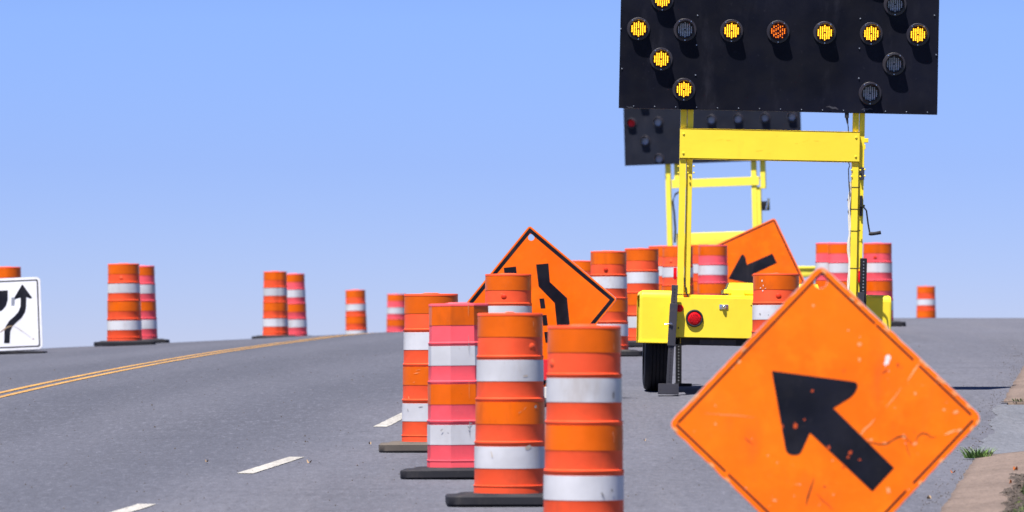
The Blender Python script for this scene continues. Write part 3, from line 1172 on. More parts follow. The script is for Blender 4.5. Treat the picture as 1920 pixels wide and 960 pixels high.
def lamp_meshes():
    h = MB()      # housing ring with a flange
    seg = 36
    def ring(y, r):
        return [(r * math.cos(2 * math.pi * k / seg), y, r * math.sin(2 * math.pi * k / seg)) for k in range(seg)]
    h.loops([ring(0, .093), ring(-.006, .093), ring(-.009, .090), ring(-.010, .073), ring(-.024, .071), ring(-.028, .068), ring(-.026, .0645), ring(-.004, .063)], True)
    housing = h.done(35)
    v = MB()      # peaked visor over the upper part
    rows = []
    nn = 30
    for lay, (r0, r1) in enumerate(((.0725, .0745), (.070, .072))):
        pass
    outer_, inner_ = [], []
    for k in range(nn + 1):
        a = R(-28 + 236 * k / nn)
        t = math.sin(math.pi * k / nn)
        L = .010 + .080 * t ** .8
        outer_.append([((.0720) * math.cos(a), -.008, (.0720) * math.sin(a)), ((.0710) * math.cos(a), -.012 - L, (.0710) * math.sin(a)),
                       ((.0695) * math.cos(a), -.012 - L, (.0695) * math.sin(a)), ((.0700) * math.cos(a), -.008, (.0700) * math.sin(a))])
    v.loops(outer_, True, True, True)
    visor = v.done(40)
    l = MB()
    l.disc((0, -.006, 0), .0635, seg=32, depth=.004)
    lens = l.done(12)
    g = MB()
    cells = []
    p = .0172
    for i in range(-3, 4):
        for j in range(-5, 6):
            if math.hypot(i * p, j * .0112) <= .0575 and not (i == 0 and j == 0):
                cells.append((i * p, j * .0112))
    for cx, cz in cells:
        g.disc((cx, -.0095, cz), .0050, seg=8, depth=.003)
    leds = g.done()
    c = MB()
    for k in range(3):
        a = R((55, 125, 270)[k])
        c.disc((.0835 * math.cos(a), -.0125, .0835 * math.sin(a)), .0040, seg=8, depth=.004)
    screws = c.done()
    g = MB()
    for cx, cz in cells:
        if abs(cx) > .035 and abs(cz) < .02 or (round(cx / p) * 2 + round(cz / .0112)) % 3 != 1:
            g.disc((cx, -.0095, cz), .0043, seg=8, depth=.004)
    return housing, visor, lens, leds, screws, g.done()


LM = lamp_meshes()


def lamp(root, x, y, z, state='off', simple=False, sc_=1.0, label=None):
    o = link('lamp_housing', variant(LM[0], 'lamp_black'), None, root, (x, y, z))
    o.scale = (sc_,) * 3
    if label: o['label'] = label
    link('visor', variant(LM[1], 'lamp_black'), None, o)
    lensmat = 'lit_lens' if state != 'off' else 'dark_lens'
    if simple:
        lensmat = 'red_plastic' if state == 'red' else 'dead_lens'
    link('lens', variant(LM[2], lensmat), None, o)
    if not simple:
        link('led_cluster', variant(LM[5] if state == 'dim' else LM[3], {'on': 'led_amber', 'dim': 'led_orange', 'off': 'led_unlit'}[state]), None, o)
        link('screw', variant(LM[4], 'chrome'), None, o)
    return o


def wheel(root, x, y, z, r, wd, side_):
    m = MB()
    prof = [(r * .62, -wd / 2), (r * .80, -wd / 2 - .004), (r * .93, -wd / 2 + .006), (r * .985, -wd / 2 + .03)]
    n = 5
    for k in range(n):
        a = -wd / 2 + .038 + (wd - .076) * k / n
        b = -wd / 2 + .038 + (wd - .076) * (k + 1) / n
        prof += [(r, a), (r, b - .008), (r - .009, b - .006), (r - .009, b - .001)]
    prof += [(r, wd / 2 - .036), (r * .985, wd / 2 - .03), (r * .93, wd / 2 - .006), (r * .80, wd / 2 + .004), (r * .62, wd / 2)]
    m.lathe(prof, 48, None, False, False, Matrix.Rotation(R(90), 4, 'Y'))
    t = link('tyre', m.done(35), 'tyre_rubber', root, (x, y, z))
    m = MB()
    m.lathe([(r * .63, -wd * .45), (r * .58, -wd * .40), (r * .54, -.01), (r * .2, .03), (r * .14, .05), (.001, .05)], 32, None, False, False, Matrix.Rotation(R(90 * side_), 4, 'Y'))
    link('rim', m.done(35), 'white_plastic', t)
    return t


def fender(root, x0, x1, y0, y1, z0, z1, outer_side, mat='yellow_paint'):
    """square arch fender: panel rings in the yz plane swept across x with a rounded outer edge"""
    def path(grow):
        c = .055
        pts = [(y0 - grow, z0)]
        pts += [(y0 - grow * .6, z1 - c)]
        for k in range(1, 7):
            a = R(180 - 90 * k / 6)
            pts.append((y0 + c + (c + grow * .4) * math.cos(a), z1 - c + (c + grow * .3) * math.sin(a)))
        for k in range(0, 7):
            a = R(90 - 90 * k / 6)
            pts.append((y1 - c + (c + grow * .4) * math.cos(a), z1 - c + (c + grow * .3) * math.sin(a)))
        pts.append((y1 + grow, z0))
        return pts
    xs = [(x0, 0), (x1 - (x1 - x0) * .22, 0), (x1 - (x1 - x0) * .10, -.014), (x1 - (x1 - x0) * .04, -.035), (x1, -.075)] if False else None
    w_ = x1 - x0
    prof = [(0.0, 0.0), (.90, 0.0), (.96, -.006), (.985, -.014), (1.0, -.032)]
    m = MB()
    rings = []
    for t, dz in prof:
        x = x1 - w_ * t if outer_side < 0 else x0 + w_ * t
        ring = []
        for (yy, zz) in path(0):
            cyy = (y0 + y1) / 2
            f_ = dz * 1.0
            nz = zz + (f_ if zz > z0 + .01 else 0)
            ny = yy + (-f_ * .5 if yy < cyy else f_ * .5)
            ring.append((x, ny, nz))
        rings.append(ring)
    m.loops(rings, False)
    me = m.done(50)
    o = link('fender', me, mat, root)
    md = o.modifiers.new('thickness', 'SOLIDIFY')
    md.thickness = .004
    md.offset = 1
    wn = o.modifiers.new('weighted', 'WEIGHTED_NORMAL')
    wn.keep_sharp = True
    wn.weight = 100
    # rolled lower lip
    m = MB()
    xa, xb = (x0 - .012, x1) if outer_side < 0 else (x0, x1 + .012)
    m.box(xa, xb, y0 - .014, y0 + .004, z0 - .006, z0 + .014, .004)
    link('fender_lip', m.done(12), mat, o)
    return o


def board_lamps(root, cx, cz, y, dx, dz, states, simple=False, sc_=1.0):
    names = {}
    for i in range(7):
        if i - 3 == 0 or True:
            names[('c', i)] = (cx + (i - 3) * dx, cz)
    for k in (1, 2):
        for sgn in (1, -1):
            names[('l', k * sgn)] = (cx - 3 * dx + k * dx * .5, cz + sgn * k * dz)
            names[('r', k * sgn)] = (cx + 3 * dx - k * dx * .5, cz + sgn * k * dz)
    for key, (x, z) in names.items():
        lamp(root, x, y, z, states.get(key, 'off'), simple, sc_)


# ---- near trailer
S1 = 232.0
Y1 = FPX / S1
X1 = PX(1437, Y1)
T = empty('arrow_board_trailer', (X1, Y1, gz(X1, Y1) + .004), (0, R(1.2), R(0)))
tag(T, 'near yellow trailer carrying a black arrow board with lit amber lamps', 'trailer')
gr = 402 + (EYE - gz(X1, Y1) + SLOPE * Y1) * S1       # ground row


def tx(u, row):
    return (u - 1437) / S1 - (gr - row) / S1 * .021


def tz(u, row):
    return (gr - row) / S1 + (u - 1437) / S1 * .021


# board: a folded sheet with a slightly bent lower left corner
bw, bh = 597 / S1, 298 / S1
bcx = tx(1458.5, 210)
bz0 = tz(1458.5, 210)
m = MB()
nx_, nz_ = 44, 22
rings = []
for side_ in (0, 1):
    pass
vs, fs = [], []
def bpt(i, j, back_):
    x = bcx - bw / 2 + bw * i / nx_
    z = bz0 + bh * j / nz_
    y = -.058
    y += .004 * noise.noise(Vector((x * 2.3, z * 2.3, 1)))
    d = math.hypot(x - (bcx - bw / 2), (z - bz0))
    if d < .13:
        y -= .022 * (1 - d / .13) ** 1.5
    d = math.hypot(x - (bcx + .50), (z - bz0 - .12) * .7)
    if d < .17:
        y += .012 * (1 - d / .17)
    return (x, y + (.05 if back_ else 0), z)
for bk in (0, 1):
    for j in range(nz_ + 1):
        for i in range(nx_ + 1):
            vs.append(bpt(i, j, bk))
nn = (nx_ + 1) * (nz_ + 1)
for j in range(nz_):
    for i in range(nx_):
        a = j * (nx_ + 1) + i
        fs.append((a, a + 1, a + nx_ + 2, a + nx_ + 1))
        fs.append((nn + a + nx_ + 1, nn + a + nx_ + 2, nn + a + 1, nn + a))
for i in range(nx_):
    fs.append((i + 1, i, nn + i, nn + i + 1))
    t_ = nz_ * (nx_ + 1)
    fs.append((t_ + i, t_ + i + 1, nn + t_ + i + 1, nn + t_ + i))
for j in range(nz_):
    a = j * (nx_ + 1)
    fs.append((a, a + nx_ + 1, nn + a + nx_ + 1, nn + a))
    a += nx_
    fs.append((a + nx_ + 1, a, nn + a, nn + a + nx_ + 1))
me = bpy.data.meshes.new('panel')
me.from_pydata(vs, [], fs)
me.shade_smooth()
me.set_sharp_from_angle(angle=R(30))
link('arrow_panel', me, 'black_board', T)

LD = {('c', 0): 'on', ('c', 1): 'off', ('c', 2): 'on', ('c', 3): 'dim', ('c', 4): 'on', ('c', 5): 'on', ('c', 6): 'on',
      ('l', 1): 'on', ('l', -1): 'on', ('l', 2): 'on', ('l', -2): 'on', ('r', 1): 'off', ('r', -1): 'off', ('r', 2): 'off', ('r', -2): 'off'}
board_lamps(T, tx(1459, 61), tz(1459, 61), -.060, 87.3 / S1, 56 / S1, LD)
rv = MB()
for k in range(15):
    rv.disc((bcx - bw / 2 + .12 + k * (bw - .2) / 14, -.063, bz0 + .018), .0045, seg=8, depth=.006)
for u, row in ((1308, 30), (1306, 86), (1304, 142), (1613, 36), (1611, 92), (1610, 148), (1752, 30), (1755, 104), (1166, 130), (1164, 55)):
    rv.disc((tx(u, row), -.066, tz(u, row)), .0055, seg=8, depth=.008)
link('rivet', rv.done(), 'galvanised', T)
for (u, row, w_, h_, a, sd_) in ((1560, 204, .050, .010, R(-12), 80), (1625, 207, .045, .010, R(3), 81), (1179, 203, .035, .006, R(-10), 82)):
    me_ = shape([streak([(-w_, -.002), (-w_ * .5, .006), (0, .0), (w_ * .5, .007), (w_, 0)], h_ * .7, sd_)], .0004)
    me_.transform(Matrix.Translation((tx(u, row), -.0675, tz(u, row))) @ Matrix.Rotation(-a, 4, 'Y'))
    link('paint_scuff', me_, 'grey_metal', T)

# beam, posts, masts
m = MB()
m.box(-.742, .712, -.034, -.022, 1.888, 2.136, .003)
m.box(-.742, .712, -.034, .03, 2.124, 2.136, .003)
m.box(-.742, .712, -.034, .03, 1.888, 1.899, .003)
link('cross_beam', m.done(12), 'yellow_paint', T)
for x in (-.712, .682):
    for z in (1.935, 2.09):
        bt = MB()
        bt.lathe([(.010, 0), (.010, .003), (.006, .0055), (.0005, .0055)], 12, None, False, False, Matrix.Translation((x, -.0345, z)) @ Matrix.Rotation(R(90), 4, 'X'))
        link('beam_bolt', bt.done(40), 'yellow_paint', T)
for (x_, z_, w_, h_, a_, k_) in ((-.42, 2.05, .03, .006, .1, 1), (-.35, 2.045, .018, .005, 0, 2), (-.10, 1.965, .035, .006, .2, 3), (-.02, 1.95, .02, .005, 0, 4), (.28, 2.06, .03, .005, .5, 5), (.36, 2.055, .02, .005, 0, 6), (.20, 2.03, .015, .004, 0, 7)):
    me_ = shape([blob(x_, z_, w_, h_, a_, 12, k_)], .0003)
    me_.transform(Matrix.Translation((0, -.0343, 0)))
    link('rust_stain', me_, 'stain', T)
for px_ in (-.712, .682):
    m = MB()
    m.box(px_ - .027, px_ + .025, -.020, -.012, .765, 1.886, .002)
    m.box(px_ - .027, px_ - .021, -.0115, .06, .765, 2.12, .002)
    m.box(px_ + .019, px_ + .025, -.0115, .06, .765, 2.12, .002)
    link('post', m.done(12), 'yellow_paint', T)
    m = MB()
    m.box(px_ + .030, px_ + .078 - (.0 if px_ < 0 else .006), .008, .056, .80, 2.32, .004)
    link('mast', m.done(12), 'yellow_paint', T)
    m = MB()
    m.box(px_ - .026, px_ + .024, -.002, .05, 2.14, 2.33, .003)
    link('mast_head', m.done(12), 'yellow_paint', T)
# little bolt heads on the posts and the grey hinge plate at right
bb = MB()
for (u, row) in ((1272, 313), (1272, 325), (1290, 313), (1290, 325), (1301, 313), (1301, 325), (1597, 320), (1597, 332), (1613, 320), (1613, 332), (1621.5, 319), (1621.5, 331)):
    x, z = tx(u, row), tz(u, row)
    bb.lathe([(.0075, 0), (.0075, .005), (.004, .008), (.0005, .008)], 8, None, False, False, Matrix.Translation((x, -.020, z)) @ Matrix.Rotation(R(90), 4, 'X'))
link('post_bolt', bb.done(40), 'yellow_paint', T)
m = MB()
m.box(tx(1613, 327), tx(1621, 327), -.010, .006, tz(1616, 338), tz(1616, 315), .002)
link('hinge_plate', m.done(12), 'grey_metal', T)
m = MB()
m.box(tx(1621, 264), tx(1629, 264), .0, .03, tz(1624, 268), tz(1624, 260), .003)
m.box(tx(1621, 277), tx(1623.5, 277), .0, .03, tz(1622, 281), tz(1622, 272), .002)
link('latch_lug', m.done(12), 'yellow_paint', T)

# body
m = MB()
m.box(-.757, .757, -.050, -.042, .447, .768, .003)
m.box(-.757, .757, -.0415, 1.25, .760, .768, .003)
m.box(-.757, -.749, -.0415, 1.25, .447, .7595, .003)
m.box(.749, .757, -.0415, 1.25, .447, .7595, .003)
m.box(-.757, .757, 1.251, 1.259, .447, .768, .003)
m.box(-.748, .748, -.041, 1.25, .449, .456, 0)
link('body', m.done(12), 'yellow_paint', T)
m = MB()
m.box(-.65, .74, .02, .05, .7685, .792, .003)
m.box(-.36, -.22, .0, .0195, .7685, .786, .003)
link('top_rail', m.done(12), 'yellow_paint', T)
m = MB()
m.box(-.70, .70, .03, .07, .385, .446, .004)
m.box(-.70, -.64, .0705, 1.2, .385, .446, .004)
m.box(.64, .70, .0705, 1.2, .385, .446, .004)
m.box(-.72, .72, .60, .66, .39, .444, .004)
link('under_frame', m.done(12), 'black_metal', T)
m = MB()
m.box(tx(1312, 638), tx(1380, 638), .015, .0295, .392, .432, .003)
link('plate_bracket', m.done(12), 'grey_metal', T)
m = MB()
for xx in (-.1, .1):
    m.box(xx * 3 - .03, xx * 3 + .03, 1.26, 1.30, .40, .46, .004)
m.tube([(-.32, 1.28, .43), (0, 2.6, .43), (0, 2.9, .43)], .03, 8)
m.tube([(.32, 1.28, .43), (0.04, 2.6, .43)], .03, 8)
link('tongue', m.done(40), 'yellow_paint', T)

# toolbox with overlapping lid
def lid(mb, x0, x1, y0, y1, z0, z1, inset):
    b0 = [(x0, y0, z0), (x1, y0, z0), (x1, y1, z0), (x0, y1, z0)]
    b1 = [(x0, y0, z0 + .03), (x1, y0, z0 + .03), (x1, y1, z0 + .03), (x0, y1, z0 + .03)]
    b2 = [(x0 + inset * .55, y0 + inset * .4, z0 + .034), (x1 - inset * .55, y0 + inset * .4, z0 + .034), (x1 - inset * .55, y1 - .02, z0 + .034), (x0 + inset * .55, y1 - .02, z0 + .034)]
    b3 = [(x0 + inset, y0 + inset * .8, z1), (x1 - inset, y0 + inset * .8, z1), (x1 - inset, y1 - inset, z1), (x0 + inset, y1 - inset, z1)]
    mb.loops([b0, b1, b2, b3], True, True, True)
m = MB()
m.box(-.305, .42, .30, .75, .769, .822, .003)
tb = link('battery_box', m.done(12), 'yellow_paint', T)
m = MB()
lid(m, -.345, .46, .27, .78, .815, .905, .045)
link('box_lid', m.done(12), 'yellow_paint', tb)
m = MB()
m.box(-.285, -.18, .250, .268, .783, .845, .004)
link('lid_latch', m.done(12), 'yellow_paint', tb)

# fenders and wheels
fender(T, -1.028, -.762, .28, 1.02, .402, .822, -1)
fender(T, .762, 1.020, .28, 1.02, .402, .822, 1)
wheel(T, -.865, .65, .327, .325, .225, -1)
wheel(T, .865, .65, .327, .325, .225, 1)

# lights
def round_light(root, x, z, y, r_out, r_in, name='tail_lamp'):
    m = MB()
    m.lathe([(r_out, 0), (r_out, .010), (r_out - .006, .016), (r_in + .004, .016), (r_in, .008)], 36, None, False, False, Matrix.Translation((x, y, z)) @ Matrix.Rotation(R(90), 4, 'X'))
    o = link(name, m.done(35), 'black_rubber', root)
    m = MB()
    m.lathe([(r_in + .001, .006), (r_in * .85, .013), (.001, .016)], 36, None, False, False, Matrix.Translation((x, y, z)) @ Matrix.Rotation(R(90), 4, 'X'))
    link('lens', m.done(50), 'red_plastic', o)
    g = MB()
    for i in range(-3, 4):
        for j in range(-3, 4):
            if i * i + j * j <= 11:
                g.disc((x + i * .0128 + .006 * (j % 2), y - .019, z + j * .0125), .004, seg=6, depth=.006)
    link('led_cluster', g.done(), 'pink_red', o)
for u in (1301.5, 1572):
    round_light(T, tx(u, 598), tz(u, 598), -.051, .071, .055)
for u in (1274, 1600):
    m = MB()
    m.lathe([(.031, 0), (.031, .006), (.022, .016), (.008, .021), (.0005, .021)], 24, None, False, False, Matrix.Translation((tx(u, 579), -.0505, tz(u, 579))) @ Matrix.Rotation(R(90), 4, 'X'))
    link('marker_lamp', m.done(50), 'red_plastic', T)
for (u, row, sgn) in ((1266, 514, -1), (1612.5, 520, 1)):
    m = MB()
    x, z = tx(u, row), tz(u, row)
    m.box(x - .013, x + .013, -.012, .05, z - .048, z + .048, .006)
    link('side_lamp', m.done(40), 'red_plastic', T)
m = MB()
x, z = tx(1356.5, 576.5), tz(1356.5, 576.5)
m.box(x - .036, x + .036, -.056, -.0505, z - .019, z + .019, .002)
m.lathe([(.018, 0), (.016, .012), (.009, .02), (.0005, .022)], 16, None, False, False, Matrix.Translation((x, -.056, z)) @ Matrix.Rotation(R(90), 4, 'X'))
link('plate_lamp', m.done(40), 'chrome', T)
m = MB()
m.disc((tx(1271.5, 616), -.0515, tz(1271.5, 616)), .007, seg=10, depth=.003)
m.disc((tx(1408, 574), -.0515, tz(1408, 574)), .005, seg=10, depth=.003)
link('drain_hole', m.done(), 'black_metal', T)

# jack stands
def foot(root, x, y, z, wd=.165, rotz=0, mat='grey_metal'):
    m = MB()
    m.box(-wd / 2, wd / 2, -.075, -.069, .004, .088, .002, 2)
    m.box(-wd / 2, wd / 2, -.0685, .07, .002, .009, .002)
    m.disc((-wd / 2 + .02, -.0765, .045), .004, seg=8, depth=.003)
    return link('jack_foot', m.done(12), mat, root, (x, y, z), (0, 0, rotz))


ln = R(2.2)
zf = .0
m = MB()
xs_, ys_ = -.795, -.12
o = perforated(T, 'jack_leg', xs_, ys_, .02, .40, .046, ln, 'grey_metal')
m = MB()
m.box(-.031, .031, -.031, .031, 0, .34, .003)
link('jack_sleeve', m.done(12), 'grey_metal', T, (xs_ + .36 * math.sin(ln), ys_, .375), (0, ln, 0))
perforated(T, 'jack_leg', xs_ + .71 * math.sin(ln), ys_, .71, .865, .05, ln, 'grey_metal')
foot(T, -.80, -.12, -.018)
o = perforated(T, 'jack_leg', -.655, 1.45, .0, .87, .050, R(-1), 'black_metal', holemat='galvanised')
foot(T, -.63, 1.45, -.018, .15, R(8), 'black_metal')
perforated(T, 'jack_leg', .762, -.0, .50, 1.115, .055, 0, 'black_metal', holemat='galvanised')
m = MB()
m.box(.715, .768, -.078, -.03, .66, .838, .003)
link('jack_sleeve', m.done(12), 'grey_metal', T)
foot(T, .762, .0, .42)
perforated(T, 'jack_leg', .70, 1.45, .30, .74, .050, 0, 'black_metal', holemat='galvanised')
m = MB()
m.tube([(-.84, -.155, .545), (-.80, -.157, .552), (-.79, -.158, .548)], .005, 6)
m.tube([(-.805, -.157, .55), (-.79, -.165, .557), (-.78, -.157, .548), (-.79, -.16, .54)], .0045, 6)
link('locking_pin', m.done(50), 'chrome', T)

# winch with crank
def wp(u, row, y):
    return (tx(u, row), y, tz(u, row))
m = MB()
m.box(tx(1592, 385), tx(1598, 385), -.015, .06, tz(1595, 404), tz(1595, 361), .004)
m.box(tx(1612.5, 385), tx(1617.5, 385), -.015, .06, tz(1615, 406), tz(1615, 368), .004)
m.tube([wp(1590, 374, .03), wp(1622, 388, .03)], .012, 8)
m.tube([wp(1590, 398, 0), wp(1600, 398, 0)], .010, 8)
link('winch', m.done(40), 'black_metal', T)
m = MB()
m.tube([wp(1612, 388, -.02), wp(1619, 389, -.02), wp(1624.5, 396, -.02), wp(1627.5, 420, -.02), wp(1630.5, 437, -.02), wp(1634, 438.5, -.02)], .0065, 8)
ck = link('winch_crank', m.done(60), 'black_metal', T)
m = MB()
m.tube([wp(1629, 439, -.02), wp(1633, 439.5, -.02), wp(1640, 439, -.02), wp(1651.5, 437, -.02)], [.013, .016, .0145, .0155], 10)
link('crank_handle', m.done(60), 'black_rubber', ck)

# cables
m = MB()
m.tube([wp(1588, 212, -.03), wp(1588, 222, -.03)], .017, 8)
m.tube([wp(1588, 222, -.03), wp(1589.5, 233, -.03)], [.011, .007], 8)
link('cable_plug', m.done(50), 'black_rubber', T)
m = MB()
m.tube([wp(1589.5, 232, -.03), wp(1591, 240, -.01), wp(1592, 270, .01), wp(1593, 300, .0), wp(1591.5, 306, -.02), wp(1593, 312, -.03), wp(1591, 318, -.02), wp(1592, 350, -.02), wp(1594, 366, -.02)], .0045, 6)
link('wire', m.done(60), 'grey_metal', T)
m = MB()
pts = []
for k, row in enumerate((342, 355, 370, 385, 395, 410, 425, 440, 455, 470, 490, 510, 530, 545)):
    pts.append(wp(1594.5 - .012 * (row - 342) + 1.1 * math.sin(k * 1.3), row, -.010))
m.tube(pts, .0075, 8)
pts2 = [Vector(p) + Vector((-.008 + .005 * math.sin(i * 2), .01, 0)) for i, p in enumerate(pts)]
m.tube(pts2, .0055, 8)
link('white_cable', m.done(60), 'white_plastic', T)
for row in (352, 393, 434, 504):
    m = MB()
    x0, x1, z = tx(1593.5, row), tx(1611, row), tz(1602, row)
    m.box(x0, x1, -.0225, -.0203, z - .0022, z + .0022, .0008)
    m.box(x1, x1 + .009, -.026, -.016, z - .002, z + .007, .001)
    link('cable_tie', m.done(12), 'black_rubber', T)
m = MB()
x0, x1, z = tx(1266.5, 553), tx(1293, 553), tz(1280, 553)
m.box(x0, x1, -.0225, -.0203, z - .0022, z + .0022, .0008)
link('cable_tie', m.done(12), 'black_rubber', T)
m = MB()
m.tube([wp(1283, 522, -.022), wp(1283.5, 532, -.03), wp(1285.5, 542, -.03), wp(1287, 552, -.03), wp(1291, 557, -.03), wp(1290, 561, -.03), wp(1283, 561, -.03)], .006, 8)
link('wire', m.done(60), 'black_rubber', T)

# ---- far trailer
S2 = 137.0
Y2 = FPX / S2
X2 = PX(1338, Y2)
T2 = empty('arrow_board_trailer', (X2, Y2, gz(X2, Y2) + .004), (0, R(-1.5), R(-14)))
tag(T2, 'far yellow trailer with unlit black arrow board, one red lamp, behind the near trailer', 'trailer')
gr2 = 402 + (EYE - gz(X2, Y2) + SLOPE * Y2) * S2
cyaw = math.cos(R(14))


def fx(u, row):
    return (u - 1338) / S2 / cyaw + (gr2 - row) / S2 * .026


def fz(u, row):
    return (gr2 - row) / S2 - (u - 1338) / S2 * .026


b2w = 2.46
b2cx = fx(1339, 305)
b2z = fz(1339, 305.5)
m = MB()
m.box(b2cx - b2w / 2, b2cx + b2w / 2, -.09, -.045, b2z, b2z + 1.16, .004)
link('arrow_panel', m.done(12), 'hazed_board', T2)
board_lamps(T2, fx(1337, 226), fz(1337, 226), -.092, 49.6 / S2 / cyaw, 34.5 / S2, {('c', 0): 'red'}, True, .80)
m = MB()
for xx in (fx(1256, 400), fx(1415, 400)):
    m.box(xx - .035, xx + .035, -.04, .03, .75, b2z + .01, .005)
link('post', m.done(12), 'yellow_far_paint', T2)
m = MB()
m.box(fx(1266, 330), fx(1276, 330), -.03, .04, 1.95, b2z + .01, .005)
link('mast', m.done(12), 'yellow_far_paint', T2)
m = MB()
m.box(fx(1419, 400), fx(1427, 400), -.03, .04, .75, fz(1423, 352), .005)
link('mast', m.done(12), 'yellow_far_paint', T2)
m = MB()
m.box(fx(1425, 320), fx(1434, 320), -.03, .04, fz(1428, 355), b2z + .01, .005)
link('mast', m.done(12), 'yellow_far_paint', T2)
m = MB()
m.box(fx(1262, 345), fx(1424, 345), -.055, -.041, fz(1338, 351), fz(1338, 335), .003)
m.box(fx(1262, 345), fx(1424, 345), -.04, .02, fz(1338, 340), fz(1338, 335), .003)
link('cross_beam', m.done(12), 'yellow_far_paint', T2)
m = MB()
m.box(fx(1268, 450), fx(1409, 450), .04, .9, fz(1330, 468), fz(1330, 436), .012)
link('engine_cover', m.done(40), 'yellow_far_paint', T2)
m = MB()
m.box(fx(1298, 480), fx(1310, 480), -.02, .05, fz(1304, 504), fz(1304, 467), .005)
m.box(fx(1300, 520), fx(1309, 520), -.015, .045, fz(1304, 548), fz(1304, 508), .005)
m.box(fx(1380, 480), fx(1400, 480), .02, .06, fz(1390, 560), fz(1390, 467), .005)
link('support_arm', m.done(40), 'yellow_far_paint', T2)
m = MB()
m.box(-.75, .75, -.05, 1.2, .40, .70, .012)
link('body', m.done(40), 'yellow_far_paint', T2)
m = MB()
m.tube([(fx(1304, 550), .0, .45), (fx(1304, 550), .0, .0)], .03, 8)
link('jack_leg', m.done(50), 'black_metal', T2)
fender(T2, -.99, -.755, .3, 1.0, .40, .76, -1, 'yellow_far_paint')
fender(T2, .755, .99, .3, 1.0, .40, .76, 1, 'yellow_far_paint')
wheel(T2, -.85, .65, .31, .31, .2, -1)
wheel(T2, .85, .65, .31, .31, .2, 1)
m = MB()
m.box(fx(1428, 387), fx(1441, 387), -.05, .05, fz(1434, 396), fz(1434, 379), .006)
m2 = link('winch', m.done(40), 'black_metal', T2)
m = MB()
m.tube([(fx(1437, 396), -.055, fz(1437, 395)), (fx(1441, 380), -.055, fz(1441, 377)), (fx(1441, 376), -.055, fz(1441, 374))], [.015, .018, .02], 8)
link('crank_handle', m.done(40), 'chrome', m2)
m = MB()
m.tube([(fx(1279, 358), -.03, fz(1279, 358)), (fx(1268, 364), -.03, fz(1268, 364)), (fx(1263, 378), -.03, fz(1263, 378)), (fx(1266, 400), -.03, fz(1266, 400)), (fx(1268, 430), -.03, fz(1268, 430)), (fx(1267, 455), -.03, fz(1267, 455))], .014, 8)
link('hose', m.done(60), 'black_rubber', T2)

# ---- yellow box on a far truck body seen between signs
yb = 61.0
xb = PX(1520, yb)
bx_ = empty('equipment_box', (xb, yb, gz(xb, yb)), (0, 0, R(-6)))
tag(bx_, 'blurred tan yellow equipment box on legs far behind the tip of the big arrow sign', 'equipment box')
def bz(row): return EYE + yb * (HOR - row) / FPX - gz(xb, yb)
m = MB()
m.box(-.26, .22, 0, .5, bz(519), bz(504), .02)
m.box(-.28, .24, -.02, .52, bz(504), bz(499), .01)
link('box_body', m.done(40), 'yellow_far_paint', bx_)
for xx in (-.2, .16):
    m = MB()
    m.box(xx - .03, xx + .03, .2, .26, -.02, bz(519), .004)
    link('leg', m.done(12), 'galvanised', bx_)

# ------------------------------------------------------------------ small things on the ground
def blades(name, mats, cx, cy, n, spread, hmin, hmax, wd, seed, label, cat, kind=None, zoff=0.0, xf=None, lean=.8):
    rnd = random.Random(seed)
    vs, fs = [], []
    for k in range(n):
        if xf:
            x, y = xf(rnd)
        else:
            a, r = rnd.uniform(0, 2 * math.pi), spread * rnd.random() ** .7
            x, y = cx + r * math.cos(a), cy + r * math.sin(a) * .6
        h = rnd.uniform(hmin, hmax)
        a = rnd.uniform(0, 2 * math.pi)
        if not xf:
            a = math.atan2(y - cy, x - cx) + rnd.uniform(-.5, .5)
        ln_ = rnd.uniform(.2, 1) * lean
        dx_, dy_ = math.cos(a) * ln_ * h, math.sin(a) * ln_ * h
        z = gz(x, y) + zoff
        b = rnd.uniform(0, math.pi)
        wx, wy = math.cos(b) * wd, math.sin(b) * wd
        i0 = len(vs)
        vs += [(x - wx, y - wy, z), (x + wx, y + wy, z), (x + dx_ * .4 + wx * .8, y + dy_ * .4 + wy * .8, z + h * .6), (x + dx_ * .4 - wx * .8, y + dy_ * .4 - wy * .8, z + h * .6), (x + dx_, y + dy_, z + h)]
        fs += [(i0, i0 + 1, i0 + 2, i0 + 3), (i0 + 3, i0 + 2, i0 + 4)]
    me = bpy.data.meshes.new(name)
    me.from_pydata(vs, [], fs)
    o = link(name, me, mats)
    tag(o, label, cat, None, kind)
    return o


yt = 27.6
xt = PX(1832, yt)
blades('grass_tuft', 'blade_green', xt, yt, 130, .085, .025, .085, .005, 5, 'green grass tuft in the joint at the corner of the concrete edge', 'grass tuft', None, .01, None, 1.3)


blades('weeds', 'blade_dark', kerb_x(33.4) + .22, 33.38, 90, .16, .012, .03, .005, 6, 'thin line of small weeds at the far side of the driveway', 'weeds', 'stuff', .01, None, .8)


def verge(rnd):
    y = rnd.uniform(18, 27.1)
    return kerb_x(y) + (.44 if y < 24.6 else .66) + rnd.random() ** 1.6 * 1.6 + .10 * noise.noise(Vector((y * 1.5, 2, 0))), y


blades('verge_grass', 'blade_dark', 0, 0, 7000, 0, .012, .05, .0045, 8, 'rough green grass on the verge beyond the concrete edge', 'grass', 'stuff', .05, verge, .7)


def verge2(rnd):
    y = rnd.uniform(33.6, 60)
    return kerb_x(y) + .60 + rnd.random() * 1.5, y


blades('verge_grass', 'blade_dark', 0, 0, 5000, 0, .02, .07, .005, 9, 'rough green grass on the verge past the driveway', 'grass', 'stuff', .05, verge2, .7)


